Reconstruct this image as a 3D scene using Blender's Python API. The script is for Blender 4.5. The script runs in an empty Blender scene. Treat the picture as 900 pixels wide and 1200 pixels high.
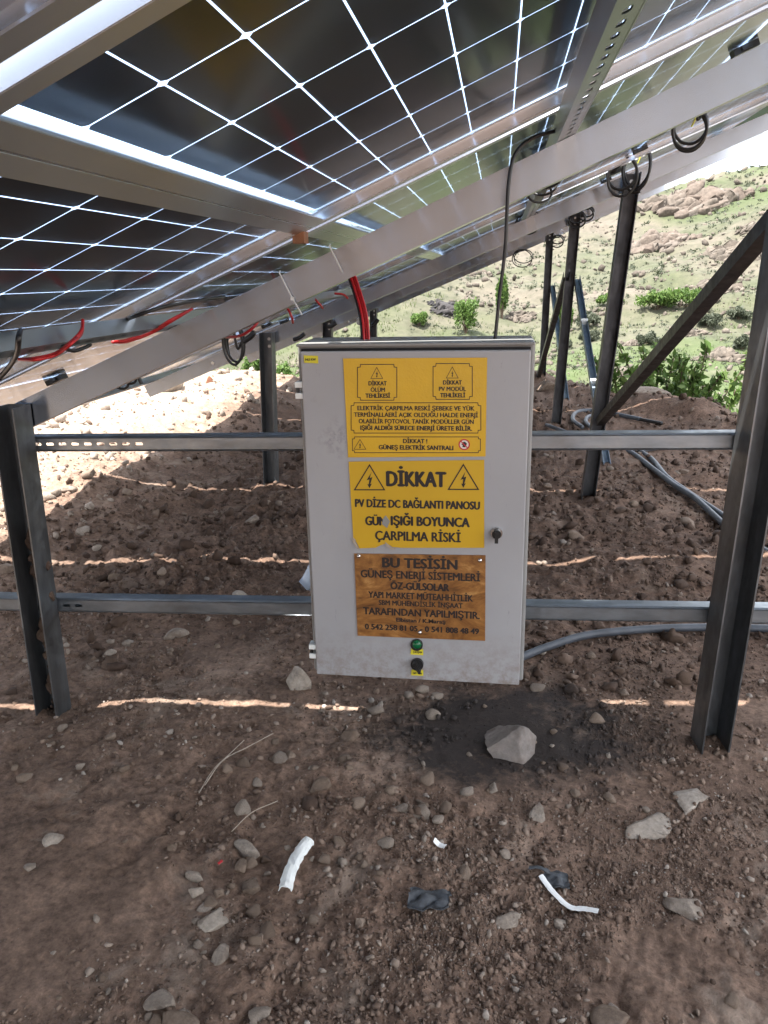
import bpy, bmesh, math, random
import numpy as np
from mathutils import Vector, Matrix

# ------------------------------------------------------------------ camera, sky, sun, exposure
SC = bpy.context.scene
COL = SC.collection
CAMZ = 1.18
F = 900.0
def _n(v): return v / np.linalg.norm(v)
VY = _n(np.array([587 - 450, 322 - 600, F]))
_h = np.array([1, -0.021, 0.0])
VZ = _n(np.cross(VY, _h)); VZ = -VZ if VZ[1] > 0 else VZ
VX = _n(np.cross(VY, VZ)); VX = -VX if VX[0] < 0 else VX
RW = np.array([VX, VY, VZ])                       # world <- photo camera axes (right, down, forward)
def ray(u, v): return RW @ np.array([u - 450, v - 600, F])
def atY(u, v, y):
    r = ray(u, v) * 1.0; p = r * y / r[1]; p[2] += CAMZ; return p
def atZ(u, v, z=0.0):
    r = ray(u, v); p = r * (z - CAMZ) / r[2]; p[2] += CAMZ; return p

cd = bpy.data.cameras.new('camera'); cam = bpy.data.objects.new('camera', cd); COL.objects.link(cam)
right, down, fwd = RW[:, 0], RW[:, 1], RW[:, 2]
M = Matrix(((right[0], -down[0], -fwd[0], 0), (right[1], -down[1], -fwd[1], 0), (right[2], -down[2], -fwd[2], CAMZ), (0, 0, 0, 1)))
cam.matrix_world = M
cd.sensor_fit = 'VERTICAL'; cd.sensor_height = 36; cd.lens = 36 * F / 1200
cd.clip_start = 0.02; cd.clip_end = 3000
SC.camera = cam

SUN = Vector((-0.23, -0.24, 1.0)).normalized()     # towards the sun
w = bpy.data.worlds.new('World'); SC.world = w; w.use_nodes = True
nt = w.node_tree; nt.nodes.clear()
sky = nt.nodes.new('ShaderNodeTexSky'); sky.sky_type = 'NISHITA'; sky.sun_disc = False
sky.sun_elevation = math.asin(SUN.z); sky.sun_rotation = math.atan2(SUN.x, SUN.y)
sky.air_density = 1.0; sky.dust_density = 2.5; sky.ozone_density = 1.0; sky.altitude = 1200
# thin cloud veil, the same all over the sky
tc = nt.nodes.new('ShaderNodeTexCoord'); nz = nt.nodes.new('ShaderNodeTexNoise')
nz.inputs['Scale'].default_value = 2.2; nz.inputs['Detail'].default_value = 6; nz.inputs['Roughness'].default_value = .6
nt.links.new(tc.outputs['Generated'], nz.inputs['Vector'])
rp = nt.nodes.new('ShaderNodeValToRGB'); rp.color_ramp.elements[0].position = .33; rp.color_ramp.elements[1].position = .55
nt.links.new(nz.outputs['Fac'], rp.inputs['Fac'])
mx = nt.nodes.new('ShaderNodeMix'); mx.data_type = 'RGBA'; mx.inputs['B'].default_value = (9.5, 9.8, 10.3, 1)
nt.links.new(rp.outputs['Color'], mx.inputs['Factor']); nt.links.new(sky.outputs['Color'], mx.inputs['A'])
bg = nt.nodes.new('ShaderNodeBackground'); bg.inputs['Strength'].default_value = 0.12
nt.links.new(mx.outputs['Result'], bg.inputs['Color'])
wo = nt.nodes.new('ShaderNodeOutputWorld'); nt.links.new(bg.outputs[0], wo.inputs[0])
sd = bpy.data.lights.new('sun', 'SUN'); sun = bpy.data.objects.new('sun', sd); COL.objects.link(sun)
sd.energy = 5.0; sd.angle = math.radians(0.53); sd.color = (1, .96, .9)
sun.rotation_euler = SUN.to_track_quat('Z', 'Y').to_euler(); sun.location = (-4, -4, 14)
SC.view_settings.view_transform = 'Standard'; SC.view_settings.look = 'None'
SC.view_settings.exposure = 1.85; SC.view_settings.gamma = 1

rng = np.random.default_rng(7); random.seed(7)

# ------------------------------------------------------------------ materials
MATS = {}
def nodes(name):
    m = bpy.data.materials.new(name); m.use_nodes = True; m.node_tree.nodes.clear(); MATS[name] = m
    t = m.node_tree
    o = t.nodes.new('ShaderNodeOutputMaterial'); p = t.nodes.new('ShaderNodeBsdfPrincipled')
    t.links.new(p.outputs[0], o.inputs[0])
    return m, t, p, o
def noise(t, scale, detail=4, rough=.55, coord='Object', stretch=None, dist=0):
    c = t.nodes.new('ShaderNodeTexCoord'); n = t.nodes.new('ShaderNodeTexNoise')
    n.inputs['Scale'].default_value = scale; n.inputs['Detail'].default_value = detail; n.inputs['Roughness'].default_value = rough
    n.inputs['Distortion'].default_value = dist
    if stretch:
        mp = t.nodes.new('ShaderNodeMapping'); mp.inputs['Scale'].default_value = stretch
        t.links.new(c.outputs[coord], mp.inputs['Vector']); t.links.new(mp.outputs[0], n.inputs['Vector'])
    else: t.links.new(c.outputs[coord], n.inputs['Vector'])
    return n.outputs['Fac']
def ramp(t, fac, stops):
    r = t.nodes.new('ShaderNodeValToRGB'); e = r.color_ramp.elements
    while len(e) < len(stops): e.new(.5)
    for k, (p, c) in enumerate(stops):
        e[k].position = p; e[k].color = (*c, 1) if len(c) == 3 else c
    t.links.new(fac, r.inputs['Fac']); return r.outputs['Color']
def mixc(t, fac, a, b, mode='MIX'):
    m = t.nodes.new('ShaderNodeMix'); m.data_type = 'RGBA'; m.blend_type = mode
    if isinstance(fac, (int, float)): m.inputs['Factor'].default_value = fac
    else: t.links.new(fac, m.inputs['Factor'])
    for k, s in (('A', a), ('B', b)):
        if isinstance(s, tuple): m.inputs[k].default_value = (*s, 1)
        else: t.links.new(s, m.inputs[k])
    return m.outputs['Result']
def bump(t, p, h, strength=.5, dist=.002):
    b = t.nodes.new('ShaderNodeBump'); b.inputs['Strength'].default_value = strength; b.inputs['Distance'].default_value = dist
    t.links.new(h, b.inputs['Height']); t.links.new(b.outputs[0], p.inputs['Normal'])
def math_(t, op, a, b=None):
    m = t.nodes.new('ShaderNodeMath'); m.operation = op
    for k, s in enumerate((a, b)):
        if s is None: continue
        if isinstance(s, (int, float)): m.inputs[k].default_value = s
        else: t.links.new(s, m.inputs[k])
    return m.outputs[0]
def plain(name, col, rough=.5, metal=0., var=.12, scale=25, bstr=0., bscale=200, bdist=.001, spec=.5):
    m, t, p, o = nodes(name)
    f = noise(t, scale)
    lo = tuple(c * (1 - var) for c in col); hi = tuple(min(1, c * (1 + var)) for c in col)
    t.links.new(ramp(t, f, [(.3, lo), (.7, hi)]), p.inputs['Base Color'])
    rr = ramp(t, noise(t, scale * 1.7), [(.3, (rough * .85,) * 3), (.7, (min(1, rough * 1.15),) * 3)])
    t.links.new(rr, p.inputs['Roughness']); p.inputs['Metallic'].default_value = metal
    p.inputs['Specular IOR Level'].default_value = spec
    if bstr: bump(t, p, noise(t, bscale, 3), bstr, bdist)
    return m

def galv(name, lo, hi, rough=.38, stretch=(1, 1, 1), scale=22, metal=.85, dirt=0.25, bst=.12):
    m, t, p, o = nodes(name)
    a = noise(t, scale, 6, .6, stretch=stretch); b = noise(t, 6, 5, .65, dist=.5)
    c = ramp(t, a, [(.3, lo), (.7, hi)])
    dm = ramp(t, b, [(.55, (0, 0, 0)), (.75, (dirt,) * 3)])
    t.links.new(mixc(t, dm, c, (.16, .12, .09)), p.inputs['Base Color'])
    p.inputs['Metallic'].default_value = metal
    t.links.new(ramp(t, noise(t, 40, 4), [(.3, (rough * .8,) * 3), (.7, (rough * 1.3,) * 3)]), p.inputs['Roughness'])
    if bst: bump(t, p, a, bst, .001)
def brushed(name, col, rough, ang):
    """drawn metal: blurs reflections across the profile and keeps them sharp along it"""
    m, t, p, o = nodes(name); f = noise(t, 3.5, 4)
    t.links.new(ramp(t, f, [(.3, tuple(c * .93 for c in col)), (.7, tuple(c * 1.05 for c in col))]), p.inputs['Base Color'])
    p.inputs['Metallic'].default_value = 1; p.inputs['Roughness'].default_value = rough; p.inputs['Anisotropic'].default_value = 1
    c = t.nodes.new('ShaderNodeCombineXYZ'); c.inputs[0].default_value = -math.sin(ang); c.inputs[2].default_value = math.cos(ang); t.links.new(c.outputs[0], p.inputs['Tangent'])
brushed('rafter_metal', (.36, .39, .43), .25, math.radians(22)); brushed('alu_frame', (.60, .64, .70), .27, math.radians(22))
brushed('purlin_metal', (.45, .50, .54), .36, math.radians(22)); brushed('alu_lip', (.58, .61, .66), .34, math.radians(22))
galv('rail_metal', (.17, .19, .21), (.31, .34, .37), .36, stretch=(.3, 1, 1), dirt=.35)
galv('post_metal', (.09, .095, .10), (.19, .20, .21), .42, stretch=(1, 1, .25), dirt=.35)
galv('brace_metal', (.05, .05, .053), (.10, .10, .105), .45, stretch=(1, 1, .4), dirt=.2)
galv('strut_blue', (.22, .27, .32), (.36, .42, .48), .4, dirt=.1)
plain('rust', (.20, .09, .045), .8, .1, .4, 30, .4, 120)
plain('steel_bolt', (.5, .5, .5), .3, .95, .1)
plain('black_plastic', (.012, .012, .013), .38, 0, .2)
plain('black_cable', (.014, .014, .015), .42, 0, .25, 30)
plain('red_cable', (.42, .012, .015), .38, 0, .15, 40)
plain('zip_tie', (.62, .62, .60), .4, 0, .05)
plain('white_plastic', (.72, .74, .72), .45, 0, .08, 30)
plain('white_strip', (.82, .82, .80), .5, 0, .05, 30)
plain('grey_conduit', (.06, .067, .08), .5, 0, .28, 14, .3, 300)
plain('yellow_tie', (.55, .55, .04), .5)

# solar cell: near-black with faint fingers
m, t, p, o = nodes('cell')
c = t.nodes.new('ShaderNodeTexCoord'); wv = t.nodes.new('ShaderNodeTexWave'); wv.wave_type = 'BANDS'; wv.bands_direction = 'Y'
wv.inputs['Scale'].default_value = 35; wv.inputs['Distortion'].default_value = 0
t.links.new(c.outputs['Object'], wv.inputs['Vector'])
oi = t.nodes.new('ShaderNodeObjectInfo')
base = ramp(t, oi.outputs['Random'], [(0, (.013, .013, .014)), (1, (.020, .019, .019))])
fin = ramp(t, wv.outputs['Fac'], [(.90, (0, 0, 0)), (.97, (.45,) * 3)])
t.links.new(mixc(t, fin, base, (.030, .030, .031)), p.inputs['Base Color'])
p.inputs['Roughness'].default_value = .34; p.inputs['Specular IOR Level'].default_value = .35

# rear glass of the panels: clear, slightly green-blue, glossy
m = bpy.data.materials.new('panel_glass'); m.use_nodes = True; MATS['panel_glass'] = m; t = m.node_tree; t.nodes.clear()
o = t.nodes.new('ShaderNodeOutputMaterial'); tr = t.nodes.new('ShaderNodeBsdfTransparent'); tr.inputs[0].default_value = (.90, .95, .99, 1)
gl = t.nodes.new('ShaderNodeBsdfGlossy'); gl.inputs['Roughness'].default_value = .13; lw = t.nodes.new('ShaderNodeLayerWeight'); lw.inputs[0].default_value = .5
p5 = math_(t, 'ADD', math_(t, 'MULTIPLY', math_(t, 'POWER', lw.outputs['Facing'], 7.), .9), .014)
ms = t.nodes.new('ShaderNodeMixShader'); t.links.new(p5, ms.inputs[0]); t.links.new(tr.outputs[0], ms.inputs[1]); t.links.new(gl.outputs[0], ms.inputs[2])
t.links.new(ms.outputs[0], o.inputs[0])

# white light-spreading layer between the cells
m = bpy.data.materials.new('white_grid'); m.use_nodes = True; MATS['white_grid'] = m; t = m.node_tree; t.nodes.clear()
o = t.nodes.new('ShaderNodeOutputMaterial'); ta = t.nodes.new('ShaderNodeBsdfTranslucent'); ta.inputs[0].default_value = (.46, .58, .80, 1)
db = t.nodes.new('ShaderNodeBsdfDiffuse'); db.inputs[0].default_value = (.55, .62, .72, 1); ms = t.nodes.new('ShaderNodeMixShader'); ms.inputs[0].default_value = .35
t.links.new(ta.outputs[0], ms.inputs[1]); t.links.new(db.outputs[0], ms.inputs[2]); t.links.new(ms.outputs[0], o.inputs[0])

# box paint with scuffs
m, t, p, o = nodes('box_paint')
a = noise(t, 3.5, 5); c1 = ramp(t, a, [(.3, (.305, .31, .325)), (.7, (.35, .355, .37))])
sm = ramp(t, noise(t, 16, 8, .75, dist=.6), [(.62, (0, 0, 0)), (.74, (.22,) * 3)])
c2 = mixc(t, sm, c1, (.22, .20, .18))
cc = t.nodes.new('ShaderNodeTexCoord'); sx = t.nodes.new('ShaderNodeSeparateXYZ'); t.links.new(cc.outputs['Object'], sx.inputs[0])
# grimy handprint on the upper left of the door, dust near the lower edge
gx = math_(t, 'ABSOLUTE', math_(t, 'ADD', sx.outputs[0], .175)); gz = math_(t, 'ABSOLUTE', math_(t, 'SUBTRACT', sx.outputs[2], .605))
gm = math_(t, 'SUBTRACT', 1., math_(t, 'ADD', math_(t, 'MULTIPLY', gx, 16), math_(t, 'MULTIPLY', gz, 16)))
gm = math_(t, 'MULTIPLY', math_(t, 'MAXIMUM', gm, 0.), ramp(t, noise(t, 70, 6, .7), [(.45, (0, 0, 0)), (.6, (.8,) * 3)]))
c3 = mixc(t, gm, c2, (.16, .16, .17))
runs = ramp(t, noise(t, 22, 4, .6, stretch=(1, 1, .05)), [(.58, (0, 0, 0)), (.72, (.16,) * 3)]); c3 = mixc(t, runs, c3, (.40, .38, .35))
low = math_(t, 'MAXIMUM', math_(t, 'SUBTRACT', 1., math_(t, 'MULTIPLY', sx.outputs[2], 7.)), 0.)
low = math_(t, 'MULTIPLY', low, ramp(t, noise(t, 38, 8, .75), [(.42, (0, 0, 0)), (.62, (.7,) * 3)])); c3 = mixc(t, low, c3, (.20, .15, .12))
scr = ramp(t, noise(t, 9, 2, .5, stretch=(9, 1, 1.2), dist=2.5), [(.705, (0, 0, 0)), (.715, (.35,) * 3), (.73, (0, 0, 0))]); c3 = mixc(t, scr, c3, (.15, .15, .15))
t.links.new(c3, p.inputs['Base Color']); p.inputs['Roughness'].default_value = .42
bump(t, p, noise(t, 420, 2), .08, .0006)
plain('box_edge', (.23, .23, .225), .45, 0, .1, 12)
plain('gasket', (.01, .01, .012), .7)
plain('sticker_yellow', (.60, .36, .010), .33, 0, .06, 9, .35, 150, .0015)
plain('sticker_yellow_flat', (.54, .33, .009), .45, 0, .05, 6, .08, 60)
plain('label_yellow', (.62, .55, .03), .45, 0, .04)
plain('ink', (.014, .010, .010), .5, 0, .1)
plain('ink_red', (.50, .02, .03), .45)
plain('print_white', (.70, .68, .62), .5)
m, t, p, o = nodes('wood_plaque')
g = noise(t, 5, 9, .66, stretch=(1.3, 1, 2.6), dist=3.2)
t.links.new(ramp(t, g, [(.27, (.045, .018, .006)), (.42, (.19, .078, .018)), (.56, (.30, .135, .035)), (.70, (.50, .28, .095))]), p.inputs['Base Color'])
p.inputs['Roughness'].default_value = .38
m, t, p, o = nodes('green_lens'); p.inputs['Base Color'].default_value = (.004, .10, .035, 1); p.inputs['Roughness'].default_value = .2
plain('chrome', (.7, .7, .7), .15, 1., .05)
m, t, p, o = nodes('bottle_plastic'); p.inputs['Base Color'].default_value = (.62, .72, .86, 1); p.inputs['Roughness'].default_value = .15
p.inputs['Transmission Weight'].default_value = .55; p.inputs['IOR'].default_value = 1.3
plain('bottle_label', (.05, .15, .5), .4, 0, .4, 40)

# soils
def damp(t, c):
    """freshly dug darker soil: a stain under the cabinet and the turned ground behind the rails"""
    geo = t.nodes.new('ShaderNodeNewGeometry'); s = t.nodes.new('ShaderNodeSeparateXYZ'); t.links.new(geo.outputs['Position'], s.inputs[0])
    def wn(sc, k):
        n = t.nodes.new('ShaderNodeTexNoise'); n.inputs['Scale'].default_value = sc; n.inputs['Detail'].default_value = 6; n.inputs['Roughness'].default_value = .65
        t.links.new(geo.outputs['Position'], n.inputs['Vector']); return math_(t, 'MULTIPLY', math_(t, 'SUBTRACT', n.outputs['Fac'], .5), k)
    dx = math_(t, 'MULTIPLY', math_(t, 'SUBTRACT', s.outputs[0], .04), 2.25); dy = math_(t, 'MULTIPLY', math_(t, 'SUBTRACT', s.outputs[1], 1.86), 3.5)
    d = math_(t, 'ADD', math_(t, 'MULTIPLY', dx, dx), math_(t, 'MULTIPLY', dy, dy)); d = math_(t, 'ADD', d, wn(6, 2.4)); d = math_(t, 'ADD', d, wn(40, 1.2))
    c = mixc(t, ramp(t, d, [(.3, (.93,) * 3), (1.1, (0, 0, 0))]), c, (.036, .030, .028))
    f = math_(t, 'ADD', math_(t, 'SUBTRACT', s.outputs[1], 2.0), wn(2.5, 1.6)); g_ = math_(t, 'ADD', math_(t, 'ADD', s.outputs[0], 2.35), wn(5, .8))  # turned-soil tone ends at the array's shade edge, painting that border darker
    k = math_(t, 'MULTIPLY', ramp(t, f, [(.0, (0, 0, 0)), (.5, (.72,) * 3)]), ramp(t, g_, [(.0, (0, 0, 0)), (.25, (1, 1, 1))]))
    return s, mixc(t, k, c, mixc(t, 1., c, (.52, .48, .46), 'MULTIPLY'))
def soil(name):
    m, t, p, o = nodes(name)
    big = noise(t, 1.1, 6, .6, dist=.4); mid = noise(t, 7, 8, .68); fine = noise(t, 55, 8, .75); vf = noise(t, 260, 4, .7)
    c = ramp(t, big, [(.30, (.155, .102, .075)), (.5, (.222, .150, .112)), (.68, (.30, .21, .16))])
    c = mixc(t, .75, c, ramp(t, mid, [(.3, (.5, .48, .47)), (.7, (1.4, 1.38, 1.36))]), 'MULTIPLY')
    c = mixc(t, .85, c, ramp(t, fine, [(.3, (.32, .30, .29)), (.5, (1, 1, 1)), (.74, (1.95, 1.9, 1.85))]), 'MULTIPLY')
    # pale rubbed patches where flat bedrock and dust show
    pp = ramp(t, noise(t, 3.1, 9, .72, dist=.8), [(.54, (0, 0, 0)), (.66, (.6,) * 3)])
    c = mixc(t, pp, c, (.40, .32, .255))
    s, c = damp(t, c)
    # left of the array: sunlit brightness painted into the soil as a paler tone
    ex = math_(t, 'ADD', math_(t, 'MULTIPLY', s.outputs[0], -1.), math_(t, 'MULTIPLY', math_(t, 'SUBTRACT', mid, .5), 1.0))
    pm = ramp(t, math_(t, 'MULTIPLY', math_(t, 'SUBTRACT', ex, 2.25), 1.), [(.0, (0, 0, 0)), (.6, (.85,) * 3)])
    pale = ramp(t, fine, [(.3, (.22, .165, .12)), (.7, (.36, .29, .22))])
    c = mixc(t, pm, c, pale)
    # valley and hillside
    hg = ramp(t, noise(t, .045, 8, .62, dist=.5), [(.36, (.052, .060, .031)), (.47, (.074, .074, .048)), (.57, (.098, .086, .066)), (.70, (.115, .095, .077))])
    hg = mixc(t, .8, hg, ramp(t, noise(t, .9, 9, .8), [(.32, (.5, .52, .46)), (.5, (1, 1, 1)), (.68, (1.4, 1.35, 1.3))]), 'MULTIPLY')
    hg = mixc(t, ramp(t, noise(t, 3.2, 5, .7), [(.62, (0, 0, 0)), (.68, (.6,) * 3)]), hg, (.034, .042, .022))
    at = t.nodes.new('ShaderNodeAttribute'); at.attribute_name = 'wild'
    c = mixc(t, at.outputs['Fac'], c, hg)
    at2 = t.nodes.new('ShaderNodeAttribute'); at2.attribute_name = 'green'
    gg = ramp(t, noise(t, 1.5, 8, .75), [(.3, (.040, .058, .020)), (.55, (.062, .082, .032)), (.75, (.085, .092, .05))])
    c = mixc(t, at2.outputs['Fac'], c, gg)
    t.links.new(c, p.inputs['Base Color']); p.inputs['Roughness'].default_value = .92; p.inputs['Specular IOR Level'].default_value = .2
    h = math_(t, 'ADD', math_(t, 'MULTIPLY', fine, 1.), math_(t, 'MULTIPLY', vf, .35))
    bump(t, p, h, .9, .010)
    return m
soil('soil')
def stone_mat(name, stops, spk=.5, scale=30, bd=.004, dirt=.5):
    m, t, p, o = nodes(name)
    g = t.nodes.new('ShaderNodeNewGeometry'); oi = t.nodes.new('ShaderNodeObjectInfo')
    r = math_(t, 'FRACT', math_(t, 'ADD', g.outputs['Random Per Island'], oi.outputs['Random']))
    c = ramp(t, r, stops)
    c = mixc(t, spk, c, ramp(t, noise(t, scale, 8, .7), [(.3, (.5, .48, .46)), (.7, (1.4, 1.38, 1.35))]), 'MULTIPLY')
    dd = ramp(t, noise(t, scale * .35, 6, .7), [(.45, (0, 0, 0)), (.65, (dirt,) * 3)])
    c = mixc(t, dd, c, (.11, .075, .055))
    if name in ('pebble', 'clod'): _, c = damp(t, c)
    t.links.new(c, p.inputs['Base Color']); p.inputs['Roughness'].default_value = .88; p.inputs['Specular IOR Level'].default_value = .25
    bump(t, p, noise(t, scale * 2.2, 8, .7), .6, bd)
stone_mat('pebble', [(0, (.10, .068, .052)), (.5, (.175, .122, .093)), (.85, (.245, .18, .14)), (.96, (.29, .24, .20)), (1, (.38, .34, .30))], .4, 60, .001, .3)
stone_mat('stone_brown', [(0, (.13, .095, .073)), (.5, (.20, .15, .115)), (1, (.27, .21, .165))], .75, 90, .004, .6)
stone_mat('stone_pale', [(0, (.22, .18, .15)), (.5, (.28, .235, .195)), (1, (.35, .30, .255))], .75, 80, .004, .6)
stone_mat('stone_white', [(0, (.33, .285, .24)), (1, (.42, .37, .32))], .75, 50, .004, .6)
stone_mat('stone_grey', [(0, (.22, .195, .18)), (1, (.28, .25, .23))], .85, 22, .006, .55)
stone_mat('stone_rust', [(0, (.18, .075, .045)), (1, (.22, .10, .06))], .6, 25, .004, .3)
stone_mat('hill_rock', [(0, (.075, .064, .053)), (.5, (.105, .09, .075)), (1, (.14, .12, .10))], .9, 2.2, .15, .15)
stone_mat('hill_rock_red', [(0, (.105, .083, .069)), (.6, (.115, .096, .08)), (1, (.12, .104, .09))], .9, 2.2, .15, .15)
stone_mat('dark_rock', [(0, (.028, .027, .030)), (1, (.05, .047, .048))], .8, 1.2, .12, .1)
stone_mat('clod', [(0, (.07, .045, .034)), (1, (.12, .082, .06))], .6, 40, .004, .2)
def leaf_mat(name, stops):
    m, t, p, o = nodes(name)
    g = t.nodes.new('ShaderNodeNewGeometry')
    t.links.new(ramp(t, g.outputs['Random Per Island'], stops), p.inputs['Base Color']); p.inputs['Roughness'].default_value = .6
    p.inputs['Specular IOR Level'].default_value = .3
    trn = t.nodes.new('ShaderNodeBsdfTranslucent'); t.links.new(ramp(t, g.outputs['Random Per Island'], stops), trn.inputs[0])
    a = t.nodes.new('ShaderNodeMixShader'); a.inputs[0].default_value = .35
    t.links.new(p.outputs[0], a.inputs[1]); t.links.new(trn.outputs[0], a.inputs[2]); t.links.new(a.outputs[0], o.inputs[0])
leaf_mat('leaf_green', [(0, (.045, .085, .018)), (.5, (.085, .15, .032)), (1, (.14, .20, .055))])
leaf_mat('leaf_grey', [(0, (.055, .066, .042)), (1, (.10, .11, .075))])
leaf_mat('grass', [(0, (.055, .09, .022)), (.6, (.095, .13, .038)), (1, (.16, .16, .085))])
leaf_mat('leaf_dark', [(0, (.028, .038, .018)), (1, (.06, .07, .035))])
plain('twig', (.10, .07, .045), .9)
plain('straw', (.36, .30, .24), .8, 0, .2, 40)
plain('debris_dark', (.055, .06, .068), .7, 0, .4, 60, .6, 150, .002)

# ------------------------------------------------------------------ object helpers
def tag(o, label=None, cat=None, group=None, kind=None):
    if label: o['label'] = label
    if cat: o['category'] = cat
    if group: o['group'] = group
    if kind: o['kind'] = kind
    return o
def link(o, parent=None):
    COL.objects.link(o)
    if parent is not None: o.parent = parent
    return o
def thing(name, label, cat, loc=(0, 0, 0), group=None):
    o = bpy.data.objects.new(name, None); o.empty_display_size = .1; COL.objects.link(o)
    o.location = Vector([float(c) for c in loc]); tag(o, label, cat, group); return o
def wloc(o):
    v = Vector((0, 0, 0))
    while o is not None: v = v + o.location; o = o.parent
    return v
def mesh_np(name, V, Fs, mat, smooth=False):
    """V (n,3) array, Fs list of (m,k) integer arrays or list of faces"""
    me = bpy.data.meshes.new(name)
    V = np.asarray(V, dtype=np.float32)
    if isinstance(Fs, list) and (len(Fs) == 0 or not isinstance(Fs[0], np.ndarray)):
        me.from_pydata([tuple(map(float, v)) for v in V], [], [tuple(f) for f in Fs])
    else:
        if isinstance(Fs, np.ndarray): Fs = [Fs]
        me.vertices.add(len(V)); me.vertices.foreach_set('co', V.ravel())
        idx = np.concatenate([f.ravel() for f in Fs]).astype(np.int32)
        tot = np.concatenate([np.full(len(f), f.shape[1]) for f in Fs]).astype(np.int32)
        st = np.concatenate([[0], np.cumsum(tot)[:-1]]).astype(np.int32)
        me.loops.add(len(idx)); me.loops.foreach_set('vertex_index', idx)
        me.polygons.add(len(tot)); me.polygons.foreach_set('loop_start', st); me.polygons.foreach_set('loop_total', tot)
        me.update(calc_edges=True)
    if mat: me.materials.append(MATS[mat])
    if smooth: me.polygons.foreach_set('use_smooth', np.ones(len(me.polygons), bool))
    me.update(); return me
def put(name, V, Fs, mat, parent=None, loc=None, smooth=False):
    """world-space vertices; stored relative to the thing they belong to (or to loc)"""
    base = wloc(parent) if parent is not None else Vector([float(c) for c in (loc if loc is not None else (0, 0, 0))])
    V = np.asarray(V, float) - np.array(base)
    o = bpy.data.objects.new(name, mesh_np(name, V, Fs, mat, smooth)); link(o, parent)
    if parent is None: o.location = base
    return o
class MB:
    def __init__(s): s.v = []; s.f = []
    def add(s, V, Fs):
        b = len(s.v); s.v += [tuple(map(float, v)) for v in V]; s.f += [tuple(i + b for i in f) for f in Fs]; return s
    def hexa(s, P): # 8 corners: bottom 4 ccw, top 4 ccw
        return s.add(P, [(0, 3, 2, 1), (4, 5, 6, 7), (0, 1, 5, 4), (1, 2, 6, 5), (2, 3, 7, 6), (3, 0, 4, 7)])
    def box(s, x0, x1, y0, y1, z0, z1):
        return s.hexa([(x0, y0, z0), (x1, y0, z0), (x1, y1, z0), (x0, y1, z0), (x0, y0, z1), (x1, y0, z1), (x1, y1, z1), (x0, y1, z1)])
    def map(s, fn): s.v = [tuple(fn(*v)) for v in s.v]; return s
    def put(s, name, mat, parent=None, loc=None, smooth=False): return put(name, s.v, s.f, mat, parent, loc, smooth)
def bevel_obj(o, wdt, seg=2):
    bm = bmesh.new(); bm.from_mesh(o.data); bmesh.ops.bevel(bm, geom=bm.edges[:], offset=wdt, segments=seg, affect='EDGES', profile=.5)
    bm.to_mesh(o.data); bm.free(); return o
def catmull(P, n=8):
    P = [np.array(p, float) for p in P]; P = [2 * P[0] - P[1]] + P + [2 * P[-1] - P[-2]]; out = []
    for i in range(1, len(P) - 2):
        for k in range(n):
            t = k / n; a, b, c, d = P[i - 1:i + 3]
            out.append(.5 * ((2 * b) + (-a + c) * t + (2 * a - 5 * b + 4 * c - d) * t * t + (-a + 3 * b - 3 * c + d) * t ** 3))
    out.append(P[-2]); return np.array(out)
def tube(P, r, seg=8, n=8, cap=True, smooth_path=True):
    C = catmull(P, n) if smooth_path else np.array(P, float)
    T = np.gradient(C, axis=0); T /= np.linalg.norm(T, axis=1)[:, None] + 1e-12
    up = np.array([0, 0, 1.]) if abs(T[0][2]) < .9 else np.array([1., 0, 0])
    N = np.cross(T[0], up); N /= np.linalg.norm(N); V = []
    R_ = r if hasattr(r, '__len__') else [r] * len(C)
    for k in range(len(C)):
        N = N - T[k] * (N @ T[k]); N /= np.linalg.norm(N) + 1e-12; B = np.cross(T[k], N)
        for a in range(seg):
            th = 2 * math.pi * a / seg; V.append(C[k] + R_[min(k, len(R_) - 1)] * (math.cos(th) * N + math.sin(th) * B))
    Fs = []
    for k in range(len(C) - 1):
        for a in range(seg):
            b = (a + 1) % seg; Fs.append((k * seg + a, k * seg + b, (k + 1) * seg + b, (k + 1) * seg + a))
    if cap: Fs.append(tuple(range(seg))[::-1]); Fs.append(tuple((len(C) - 1) * seg + a for a in range(seg)))
    return V, Fs
def cyl(c, axis, r, h, seg=20, r2=None):
    c = np.array(c, float); ax = _n(np.array(axis, float)); return tube([c, c + ax * h], [r, r if r2 is None else r2], seg, 1, True, False)

# vectorised noise
def _hash(ix, iy, sd):
    h = (ix.astype(np.int64) * 374761393 + iy.astype(np.int64) * 668265263 + sd * 1274126177) & 0xffffffff
    h = ((h ^ (h >> 13)) * 1274126177) & 0xffffffff; h = h ^ (h >> 16); return (h & 0xffff) / 65535.0
def vn(x, y, sd=0):
    ix = np.floor(x); iy = np.floor(y); fx = x - ix; fy = y - iy; fx = fx * fx * fx * (fx * (fx * 6 - 15) + 10); fy = fy * fy * fy * (fy * (fy * 6 - 15) + 10)
    a = _hash(ix, iy, sd); b = _hash(ix + 1, iy, sd); c = _hash(ix, iy + 1, sd); d = _hash(ix + 1, iy + 1, sd)
    return (a * (1 - fx) + b * fx) * (1 - fy) + (c * (1 - fx) + d * fx) * fy - .5
def fbm(x, y, lam, octv=4, g=.5, sd=0):
    s = 0; amp = 1.; f = 1 / lam
    for k in range(octv):
        c, sn = math.cos(.6 + k), math.sin(.6 + k); s = s + amp * vn((x * c - y * sn) * f + 31.7 * k, (x * sn + y * c) * f - 17.3 * k, sd + k); amp *= g; f *= 2.03
    return s
def sstep(a, b, x): t_ = np.clip((x - a) / (b - a), 0, 1); return t_ * t_ * (3 - 2 * t_)

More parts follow.
